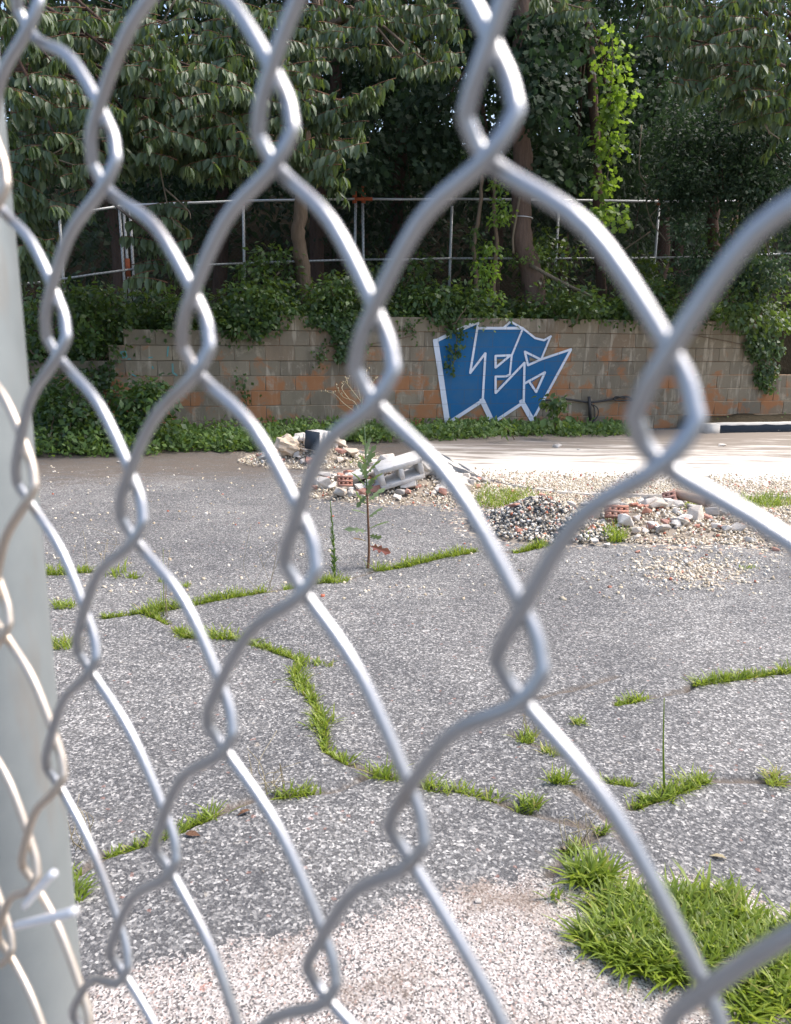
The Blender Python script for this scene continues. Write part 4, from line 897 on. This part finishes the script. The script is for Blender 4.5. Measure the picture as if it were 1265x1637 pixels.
# clay pipe pieces and a white shard
for a_, b_, r_, lab in (((1082, 789), (1132, 803), .035, 'broken brown clay pipe on the gravel behind the grass tuft'), ((1140, 828), (1188, 816), .034, 'pinkish broken pipe stub beside the slab-front chunks')):
    A_, B_ = depth(*a_, 6.4), depth(*b_, 6.1); t = thing('clay_pipe', lab, 'pipe', tuple((A_ + B_) / 2)); t_ = np.linspace(0, 1, 6)[:, None]; P = A_ + (B_ - A_) * t_
    m = MB(); m.tube(local(t, P), r_ * np.array([1, 1.04, 1, 1, 1.05, 1.1]), 14, cap=False); m.tube(local(t, P[::-1]), r_ * .75, 14, cap=False)
    m.build('pipe_wall', MAT['clay_pipe'], t, True)
m = MB(); m.box((-.08, -.05, -.008), (.08, .05, .008)); o = m.build('white_shard', MAT['curb_white']); o.location = tuple(depth(972, 803, 6.0)); o.rotation_euler = (.15, -.12, .3); tag(o, 'thin white slab shard resting above the holed red brick', 'shard')
o = obj('concrete_shard', CHUNKS[2]); o.scale = (.24, .2, .09); o.location = tuple(depth(575, 759, 7.0)); o.rotation_euler = (.2, -.25, .3); tag(o, 'long white concrete shard left of the whole hollow block', 'concrete chunk')
o = obj('concrete_shard', CHUNKS[5]); o.scale = (.30, .26, .10); o.location = tuple(depth(500, 716, 8.7)); o.rotation_euler = (.1, -.1, .8); tag(o, 'flat grey concrete shard between the boulder and the half block', 'concrete chunk')
# gravel
OCT = np.array([(1, 0, 0), (-1, 0, 0), (0, 1, 0), (0, -1, 0), (0, 0, 1), (0, 0, -1)], float); OCTF = np.array([(0, 2, 4), (2, 1, 4), (1, 3, 4), (3, 0, 4), (2, 0, 5), (1, 2, 5), (3, 1, 5), (0, 3, 5)])
def pebbles(name, label, P, rmin, rmax, mat):
    n = len(P); r_ = rng.uniform(rmin, rmax, n) * rng.uniform(.6, 1.0, n); sc_ = rng.uniform(.55, 1.2, (n, 3)) * r_[:, None]
    A_ = unit(rng.normal(size=(n, 3))); B_ = unit(np.cross(A_, rng.normal(size=(n, 3)))); C_ = np.cross(A_, B_)
    O = OCT[None] * sc_[:, None] + rng.normal(0, .12, (n, 6, 3)) * r_[:, None, None]
    V = np.asarray(P)[:, None] + O[..., 0:1] * A_[:, None] + O[..., 1:2] * B_[:, None] + O[..., 2:3] * C_[:, None]
    m = MB(); m.add(V.reshape(-1, 3), [(OCTF[None] + (np.arange(n) * 6)[:, None, None]).reshape(-1, 3)], np.repeat(rng.random(n), 6)); return tag(m.build(name, MAT[mat]), label, kind='stuff')
c, rx, ry, a = MOUNDS[2]; n = 3600; th = rng.uniform(0, 6.283, n); rr = np.sqrt(rng.random(n)) * 1.5; X = c[0] + rx * rr * np.cos(th); Y = c[1] + ry * rr * np.sin(th)
pebbles('gravel_mound', 'mound of dark and white gravel between the grass tufts', [(x, y, mh(x, y) + .004) for x, y in zip(X, Y)], .011, .022, 'gravel_dark')
px = rng.uniform(690, 1300, 9000); py = 748 + rng.beta(2.2, 2.2, 9000) * 66 + (px - 690) * .02
P = [];
for a_, b_ in zip(px, py):
    p = ground(a_, b_, .03); on = bool(inside(np.array([p[:2]]), np.vstack([fr, bs[::-1]]))[0]); P.append((p[0], p[1], max(mh(p[0], p[1]), SL_Z + (.012 if on else -.2)) + .004 if on else mh(p[0], p[1]) + .006))
pebbles('pale_gravel', 'pale yellowish gravel and crumbs spread along the front of the slab', P, .008, .018, 'gravel_pale')
P = []
for k in (0, 1, 3, 4):
    c, rx, ry, a = MOUNDS[k]
    for i in range(2600):
        rr = math.sqrt(random.random()) * 1.65; th = random.uniform(0, 6.283); x = c[0] + rx * rr * math.cos(th); y = c[1] + ry * rr * math.sin(th); P.append((x, y, mh(x, y) + .004))
for i in range(700):
    q = ground(1110 + rng.normal(0, 55), 912 + rng.normal(0, 16)); P.append((q[0], q[1], gz(q[0], q[1]) + .003))
for i in range(900):
    q = ground(rng.uniform(60, 1260), rng.uniform(745, 960)); P.append((q[0], q[1], gz(q[0], q[1]) + .001))
pebbles('rubble_crumbs', 'small crumbs of concrete and stone round the rubble heaps', P, .006, .020, 'gravel_pale')

# ================================================================== GRASS
def grass_at(mb, B, L, W, tint, lean=.55, bend=(.1, .5)):
    n = len(B); az = rng.uniform(0, 2 * np.pi, n); ln = rng.uniform(.05, lean, n) ; d = np.c_[np.cos(az) * ln, np.sin(az) * ln, np.ones(n)]; d = unit(d)
    blades(mb, B, d, L * rng.uniform(.5, 1.3, n), W * rng.uniform(.7, 1.2, n), rng.uniform(*bend, n), tint)
def zfix(B): B = np.asarray(B, float); B[:, 2] = [gz(x, y) - .004 for x, y in B[:, :2]]; return B
glab = {'a': 'short grass strip in the crack beside the fence post', 'b': 'green grass strip in the long asphalt crack left of the tall weed', 'c': 'grass strip in the asphalt crack right of the tall weed', 'd': 'bright grass strip at the foot of the gravel mound', 'e': 'winding yellow-green grass line across the middle of the asphalt', 'f': 'long grass line in the crack from the fence post to the winding line', 'g': 'small grass strip where the winding line ends', 'h': 'short grass streak in the crack before the single stalk', 'i': 'grass streak continuing the crack to the right', 'j': 'grass patch round the single upright stalk', 'k': 'yellowish grass beside the single stalk patch'}
for key, (pl, dens, spread, L) in CRACKS.items():
    Q = gl(pl); seg = np.linalg.norm(np.diff(Q, axis=0), axis=1); tot = seg.sum(); n = int(dens * tot * 1.5); cum = np.concatenate([[0], np.cumsum(seg)])
    u = rng.uniform(0, tot, n); cl0 = vnoise(np.c_[u, u * 0 + ord(key)], 8, 21); cl = vnoise(np.c_[u, u * 0 + ord(key)], 5.5, 9) + .35 * vnoise(np.c_[u, u * 0 + ord(key)], 17, 4); keep = cl > .46; u = u[keep]; cl0 = cl0[keep]; n = len(u)
    P = np.c_[np.interp(u, cum, Q[:, 0]), np.interp(u, cum, Q[:, 1])] + rng.normal(0, spread * .42, (n, 2)) * rng.uniform(.3, 1.2, (n, 1)) * (.25 + 1.7 * cl0**1.5)[:, None]
    m = MB(); grass_at(m, zfix(np.c_[P, np.zeros(n)]), L * (.55 + .9 * cl0), np.full(n, .0042 + .0009 * Q[:, 1].mean() * .5), np.clip(rng.normal(.52, .2, n), 0, .9) + .1 * (rng.random(n) < .10), 1.1)
    tag(m.build('crack_grass', MAT['grass']), glab[key], kind='stuff')
def patch(name, label, spots, L, W, lean=.8, bend=(.1, .6), tm=.5, ts=.2, kind='stuff', cat=None, group=None):
    m = MB()
    for cx, cy, rx, ry, n in spots:
        a = rng.uniform(0, 2 * np.pi, n); r_ = np.sqrt(rng.random(n)); B = zfix([ground(x, y) for x, y in zip(cx + np.cos(a) * r_ * rx, cy + np.sin(a) * r_ * ry)])
        grass_at(m, B, np.full(n, L) * rng.uniform(.75, 1.15), np.full(n, W), np.clip(rng.normal(tm, ts, n), 0, .92) + .08 * (rng.random(n) < .05), lean, bend)
    return tag(m.build(name, MAT['grass']), label, cat, group, kind)
patch('lawn_clump', 'big lush green grass clump growing on the pink gravel apron', [(945, 1412, 34, 10, 200), (1000, 1455, 50, 26, 420), (985, 1505, 60, 30, 460), (1060, 1520, 90, 42, 900), (1120, 1475, 80, 46, 800), (1190, 1520, 70, 44, 650), (1150, 1555, 90, 28, 520), (1280, 1530, 70, 50, 600), (1040, 1545, 60, 18, 240)], .085, .0078, .9, (.15, .7), .42, .22)
patch('lawn_clump', 'smaller grass tuft at the near edge of the pink gravel apron', [(1215, 1606, 34, 18, 130), (1235, 1585, 30, 16, 80), (1190, 1625, 20, 12, 40), (1270, 1610, 30, 20, 90)], .075, .0075, 1.0, (.2, .7), .55, .15)
patch('rubble_grass', 'grass tuft between the hollow block heap and the gravel mound', [(795, 803, 34, 14, 520), (840, 800, 30, 12, 160), (775, 790, 14, 8, 80)], .12, .006, .8, (.1, .6), .35, .2)
patch('rubble_grass', 'bright grass tuft at the foot of the holed red brick', [(965, 848, 24, 14, 520), (985, 862, 16, 6, 140)], .12, .006, .8, (.1, .6), .4, .2)
patch('rubble_grass', 'grass tuft among the concrete chunks behind the pale stones', [(1095, 822, 30, 13, 520), (1115, 832, 16, 6, 120)], .12, .006, .8, (.1, .6), .45, .2)
patch('rubble_grass', 'grass growing through gravel near the slab at the right', [(1210, 812, 36, 10, 420), (1240, 806, 30, 10, 260)], .11, .006, .8, (.1, .6), .35, .2)
patch('rubble_grass', 'thin green weeds on the heap behind the half block', [(562, 738, 14, 10, 120), (480, 735, 10, 5, 50)], .12, .010, .8, (.1, .6), .5, .2)
for cx, cy, rx, ry, n, L, tm, lab in [(840, 1185, 16, 8, 70, .05, .6, 'small half-dry grass tuft above the bare crack'), (885, 1207, 20, 8, 60, .04, .8, 'brownish grass tuft beside the bare crack'), (925, 1160, 12, 4, 50, .035, .55, 'tiny green tuft alone near the short grass streak'), (652 + 240, 1256, 18, 5, 80, .045, .5, 'green tuft left of the single stalk patch'), (842, 1296, 20, 7, 80, .05, .5, 'green tuft below the half-dry tufts'), (960, 1331, 12, 4, 30, .04, .5, 'tiny tuft on the bare crack above the clump'), (917, 1362, 16, 6, 60, .045, .55, 'small tuft just above the lush clump'), (885, 1442, 10, 6, 14, .06, .35, 'few-bladed tuft on the pink apron left of the clump'),
        (103, 973, 20, 6, 120, .05, .55, 'green tuft near the post between the two crack strips'), (98, 1035, 22, 7, 110, .06, .55, 'grass tuft by the post below the crack strips'), (265, 930, 14, 3, 40, .04, .55, 'tiny tuft above the long crack strip'), (297, 938, 9, 3, 30, .04, .55, 'smallest tuft above the long crack strip'), (510, 1064, 22, 4, 60, .035, .6, 'short side tuft at the bend of the winding grass line'), (120, 1438, 16, 16, 60, .07, .45, 'leafy tuft against the post foot'), (1240, 1250, 14, 12, 70, .06, .75, 'dry yellowish tuft at the end of the bare crack'), (1130, 1253, 8, 4, 20, .04, .5, 'tiny tuft right of the single stalk patch'), (1195, 938 - 30, 14, 3, 30, .03, .55, 'tiny tuft on the crumb patch'), (538, 928, 20, 6, 110, .07, .5, 'grass tuft at the foot of the green spike')]:
    patch('grass_tuft', lab, [(cx, cy, rx, ry, n)], L, .0055, .9, (.1, .6), tm, .18, None, 'grass tuft', 'grass tufts in the asphalt')
def straws(name, label, px, py, n, h, spread):
    t = thing(name, label, 'dry grass', tuple(gpt(px, py)))
    for k in range(n):
        b_ = gpt(px + random.uniform(-spread, spread), py + random.uniform(-spread, spread) * .3); q = catmull(np.array([b_, b_ + rng.normal(0, .18, 3) * h + [0, 0, h * .55], b_ + rng.normal(0, .38, 3) * h + [0, 0, h * random.uniform(.6, 1)]]), 4)
        m = MB(); m.tube(local(t, q), np.linspace(.0013, .0007, len(q)), 4, random.random()); m.build('straw', MAT['straw'], t, True)
straws('dry_straws', 'thin dry straws standing in the crack by the winding grass line', 430, 1268, 12, .12, 26)
straws('dry_straws', 'thin dry straws beside the half-dry tuft', 845, 1172, 7, .10, 16)
straws('dry_straws', 'dry straws bent over above the lush clump', 925, 1352, 9, .10, 26)
straws('dry_straws', 'dry straws by the post above the crack strip', 150, 905, 6, .22, 40)
straws('dry_straws', 'dry straws at the post foot by the long grass line', 125, 1355, 8, .12, 20)
straws('dry_straws', 'few thin stalks rising from the long crack strip', 420, 945, 4, .28, 14)
straws('dry_straws', 'few thin stalks behind the fence eye near the long crack strip', 262, 985, 3, .26, 8)

# ================================================================== WEEDS STANDING ALONE
wd_base = gpt(589, 914)
tw = thing('tall_weed', 'tall prickly weed with lobed leaves and dry flower heads in the asphalt', 'weed', tuple(wd_base)); WD = float(wd_base @ FW - CAM @ FW) / 1.0
D_ = lambda x, y, dd=0.0: local(tw, depth(x, y, WD + dd))
P = catmull(np.array([D_(588, 914), D_(590, 880), D_(589, 840), D_(587, 790), D_(585, 740), D_(584, 700), D_(580, 660), D_(576, 620)]), 5)
m = MB(); m.tube(P[:17], np.linspace(.0085, .006, 17), 7); m.build('stem', MAT['twig_red'], tw, True)
m = MB(); m.tube(P[16:], np.linspace(.0058, .002, len(P) - 16), 6, .4); m.build('stem', MAT['lettuce'], tw, True)
PIN = (np.array([(0, 0, 0), (-.12, .2, .02), (-.42, .22, 0), (-.15, .36, .02), (-.48, .5, -.02), (-.16, .56, .01), (-.4, .78, -.04), (0, 1, -.1), (.12, .2, .02), (.42, .22, 0), (.15, .36, .02), (.48, .5, -.02), (.16, .56, .01), (.4, .78, -.04), (0, .5, -.03)], float),
       [np.array([(0, 14, 1), (1, 14, 3), (1, 3, 2), (3, 14, 5), (3, 5, 4), (5, 14, 7), (5, 7, 6), (0, 8, 14), (8, 10, 14), (8, 9, 10), (10, 12, 14), (10, 11, 12), (12, 7, 14), (12, 13, 7)])])
wl_ = [(588, 866, 577, 862, .10, 1.0), (590, 872, 614, 880, .11, .95), (589, 855, 607, 860, .09, .3), (589, 850, 566, 846, .11, .4), (589, 846, 618, 832, .12, .4), (588, 830, 605, 815, .09, .3), (588, 822, 570, 815, .09, .5), (588, 806, 572, 792, .10, .4), (588, 803, 604, 788, .11, .4), (587, 780, 575, 766, .10, .5), (587, 778, 600, 764, .11, .4), (587, 790, 579, 800, .08, .3), (586, 764, 578, 748, .09, .5), (586, 760, 597, 746, .10, .4), (585, 742, 577, 728, .08, .5), (585, 738, 594, 722, .09, .4), (584, 722, 590, 706, .07, .5), (584, 715, 579, 702, .07, .5), (584, 750, 590, 738, .09, .6), (587, 795, 592, 775, .1, .6), (586, 770, 584, 752, .09, .6), (585, 730, 588, 714, .08, .6)]
for x0, y0, x1, y1, L, tn in wl_:
    a_ = D_(x0, y0); b_ = D_(x1, y1, rng.normal(0, .05)); d = unit(b_ - a_); mv = MB(); nn = np.cross(d, np.array([1.0, 0, 0])) + [0, -.6, .5]
    leaves(mv, a_[None], d[None], nn[None], L * 1.35, L * .52, tn, PIN); mv.build('leaf', MAT['lettuce'], tw)
for path, nb in ([(576, 664), (550, 645), (535, 630), (517, 626)], 5), ([(576, 660), (566, 642), (548, 634), (538, 618)], 5), ([(577, 642), (560, 620), (553, 610), (558, 604)], 7), ([(577, 655), (583, 628), (592, 616), (604, 602)], 6), ([(577, 640), (570, 610), (567, 590), (568, 578)], 5), ([(578, 645), (585, 610), (587, 590)], 4), ([(578, 668), (598, 640), (612, 622), (606, 614)], 7), ([(600, 640), (608, 630), (618, 620)], 4), ([(560, 640), (547, 622), (551, 612)], 3):
    q = catmull(np.array([D_(x, y, rng.normal(0, .03)) for x, y in path]), 4); m = MB(); m.tube(q, np.linspace(.0026, .0012, len(q)), 5, .8); sp = m.build('dry_branch', MAT['straw'], tw, True)
    for k in range(nb):
        c = q[-1 - k % max(1, len(q) - 2)] + rng.normal(0, .006, 3); mv = MB(); mv.add(OCT * np.array([.0045, .0045, .009]) + c + [0, 0, .008], [OCTF], random.random()); mv.build('bud', MAT['straw'], sp)
def spike(name, label, x0, y0, x1, y1, r_, mat, dense):
    b_ = gpt(x0, y0); dd = float((b_ - CAM) @ FW); t = thing(name, label, 'weed', tuple(b_)); top = depth(x1, y1, dd); q = catmull(np.array([b_, (b_ + top) / 2 + rng.normal(0, .006, 3), top]), 6)
    m = MB(); m.tube(local(t, q), np.linspace(r_, r_ * .4, len(q)), 6, .4); m.build('stalk', MAT[mat], t, True)
    if dense:
        n = dense; u = rng.uniform(.05, 1, n); pos = local(t, b_ + (top - b_) * u[:, None]); d = rand_dir(n) * [1, 1, .3] + [0, 0, 1.2]; m = MB(); l = (.05 * (1.15 - u)) * rng.uniform(.6, 1.1, n); leaves(m, pos, d, rand_dir(n), l, l * .22, rng.uniform(.1, .6, n), RHOMB); m.build('leaflets', MAT[mat], t)
    return t
spike('green_spike', 'single narrow green spike plant left of the tall weed', 536, 926, 528, 800, .006, 'weed', 150)
spike('grass_stalk', 'single tall green grass stalk standing in the asphalt', 1062, 1262, 1062, 1116, .0038, 'grass', 0)
spike('grass_stalk', 'thin green stalk by the long crack strip', 262, 985, 261, 876, .0022, 'grass', 0)
# dry leaves lying about
for px, py, lab in [(1162, 1376, 'pale dry leaf scrap on the asphalt right of the clump'), (247, 984, 'curled brown dead leaf on the long crack strip'), (905, 1362, 'dry papery leaf above the lush clump'), (402, 1298, 'reddish dead leaf in the long grass line'), (296, 1336, 'dark red dead leaf in the grass line nearer the post')]:
    m = MB(); leaves(m, np.array([[0, 0, 0]]), np.array([[1.0, .3, .12]]), np.array([[0, -.2, 1.0]]), .045, .022, .6 if 'pale' in lab or 'papery' in lab else .1, LEAF)
    o = m.build('dry_leaf', MAT['straw'] if 'red' not in lab else MAT['twig_red']); o.location = tuple(gpt(px, py, .006)); o.rotation_euler = (0, 0, random.uniform(0, 6)); tag(o, lab, 'leaf')

# ================================================================== FRONT CHAIN-LINK FENCE
B_ = .085; A_ = .6034 * B_; AZ = .68035664
FD = np.array([math.cos(AZ), -math.sin(AZ), 0]); FN = np.array([-math.sin(AZ), -math.cos(AZ), 0])      # along the fence, and towards the camera
F0 = CAM + np.array([.20461897, 1.47114492, .41581717]) * B_
NODES = {(0, 0): (784, 175), (1, 1): (1063, 661), (-1, 1): (598, 584), (0, 2): (830, 1057), (-1, 3): (650, 1329), (-2, 2): (480, 899), (-3, 3): (352, 1160), (-5, 3): (139, 1043), (-4, 4): (265, 1363), (-5, 5): (191, 1532), (-6, 4): (88, 1231), (-7, 5): (48, 1390), (-4, 2): (211, 826), (-4, 0): (166, 253), (-5, 1): (90, 535), (-6, 2): (41, 771), (-2, 0): (440, 205), (-3, 1): (313, 549), (-2, 4): (514, 1556), (1, 3): (1112, 1650), (-5, -1): (45, 5), (-3, -1): (290, -118), (-1, -1): (598, -215), (1, -1): (975, -350), (2, 0): (1175, 130), (-3, 5): (385, 1720), (-1, 5): (760, 1840), (0, 4): (985, 1760 + 60)}
NODES[(2, 0)] = (1420, 140); NODES[(2, 2)] = (1560, 1330); NODES.pop((0, 4)); NODES.pop((-1, 5)); NODES[(-1, 5)] = (800, 2050); NODES[(0, 4)] = (905, 1960)
def reg(i, j): return F0 + FD * (i * A_ / 2) - np.array([0, 0, j * B_ / 2])
known = {}
for k, v in NODES.items():
    q = hit(*v, F0, FN); e = q - reg(*k); known[k] = np.array([e @ FD, e[2]])
kk = np.array(list(known.keys()), float); kv = np.array(list(known.values()))
def node(i, j):
    if (i, j) in known: e = known[(i, j)]
    else:
        d2 = ((kk - [i, j])**2 * [1, 1]).sum(1); wgt = 1 / d2**1.5; e = (kv * wgt[:, None]).sum(0) / wgt.sum() * math.exp(-d2.min() / 30)
    return np.array([i * A_ / 2 + e[0], -j * B_ / 2 + e[1]])
fence = thing('chain_link_fence', 'galvanised chain link fence that the lot is seen through, on a grey post', 'fence', (float(F0[0]), float(F0[1]), 0))
def f3(s, z_, n): return F0 + FD * s + FN * n + np.array([0, 0, z_])
I0, I1 = -15, 9; J0, J1 = -12, 32
for i in range(I0, I1):
    ctl = []; tn = .00165; h = .088 * B_; e = .047 * B_; jb = J0 if (i + J0) % 2 == 0 else J0 + 1    # i = left column of this wire
    # wire zigzags: left node (i, j) with i+j even, right node (i+1, j+1)
    j = jb
    pts = []
    while j < J1:
        l = node(i, j); r_ = node(i + 1, j + 1); l2 = node(i, j + 2)
        hl = h; w_ = rng.normal(0, .0004, 4)
        pts += [(l[0], l[1] + hl, tn), (l[0] - e * .85, l[1] + .15 * hl, tn * .5), (l[0] - e * .95, l[1] - .25 * hl, 0), (l[0], l[1] - hl, -tn)]
        mid = (np.array([l[0], l[1] - hl]) * .5 + np.array([r_[0], r_[1] + hl]) * .5); pts.append((mid[0] + w_[0] + .010 * B_, mid[1] + .046 * B_ + w_[1], -tn))
        pts += [(r_[0], r_[1] + hl, -tn), (r_[0] + e * .85, r_[1] + .15 * hl, -tn * .5), (r_[0] + e * .95, r_[1] - .25 * hl, 0), (r_[0], r_[1] - hl, tn)]
        mid = (np.array([r_[0], r_[1] - hl]) * .5 + np.array([l2[0], l2[1] + hl]) * .5); pts.append((mid[0] + w_[2] - .010 * B_, mid[1] + .046 * B_ + w_[3], tn))
        j += 2
    inview = -9 <= i <= 2
    Q = catmull(np.array([local(fence, f3(*p)) for p in pts]), 5 if inview else 3)
    m = MB(); m.tube(Q, .00136, 12 if inview else 6); m.build('wire', MAT['wire_warm' if i <= -7 else 'wire_zinc'], fence, True)
# post behind the mesh: its right edge shows at x = 75, y = 930
best = None
for sp in np.linspace(-.6, 0, 1201):
    c = F0 + FD * sp - FN * (.030 + .0045); dx = ray(75, 930); 
    d2 = dx[:2] / np.linalg.norm(dx[:2]); rel = c[:2] - CAM[:2]; perp = rel[0] * d2[1] - rel[1] * d2[0]
    if best is None or abs(perp + .030) < best[0]: best = (abs(perp + .030), sp, c)
pc = best[2]
m = MB(); zs = np.linspace(-.1, 2.05, 24); lp = local(fence, np.c_[np.full(24, pc[0]), np.full(24, pc[1]), zs]); m.tube(lp, .030, 40); m.build('post', MAT['post_zinc'], fence, True)
m = MB(); m.tube(local(fence, [np.array([pc[0], pc[1], 2.05]), np.array([pc[0], pc[1], 2.07]), np.array([pc[0], pc[1], 2.085])]), [.033, .032, .015], 24); m.build('post_cap', MAT['post_zinc'], fence, True)
# tie wire looped round the post with its two loose ends
pn = FN * .006
def fp(px, py, o_=.004): return local(fence, hit(px, py, F0 + FN * o_, FN))
m = MB(); m.tube(catmull(np.array([fp(26, 1480, .002), fp(60, 1472, .006), fp(95, 1464, .007), fp(122, 1456, .006)]), 4), .0015, 8); m.build('tie_wire', MAT['tie_alu'], fence, True)
m = MB(); m.tube(catmull(np.array([fp(40, 1448, .001), fp(60, 1424, .004), fp(76, 1406, .005), fp(86, 1396, .005)]), 4), .0014, 8); m.build('tie_wire', MAT['tie_alu'], fence, True)
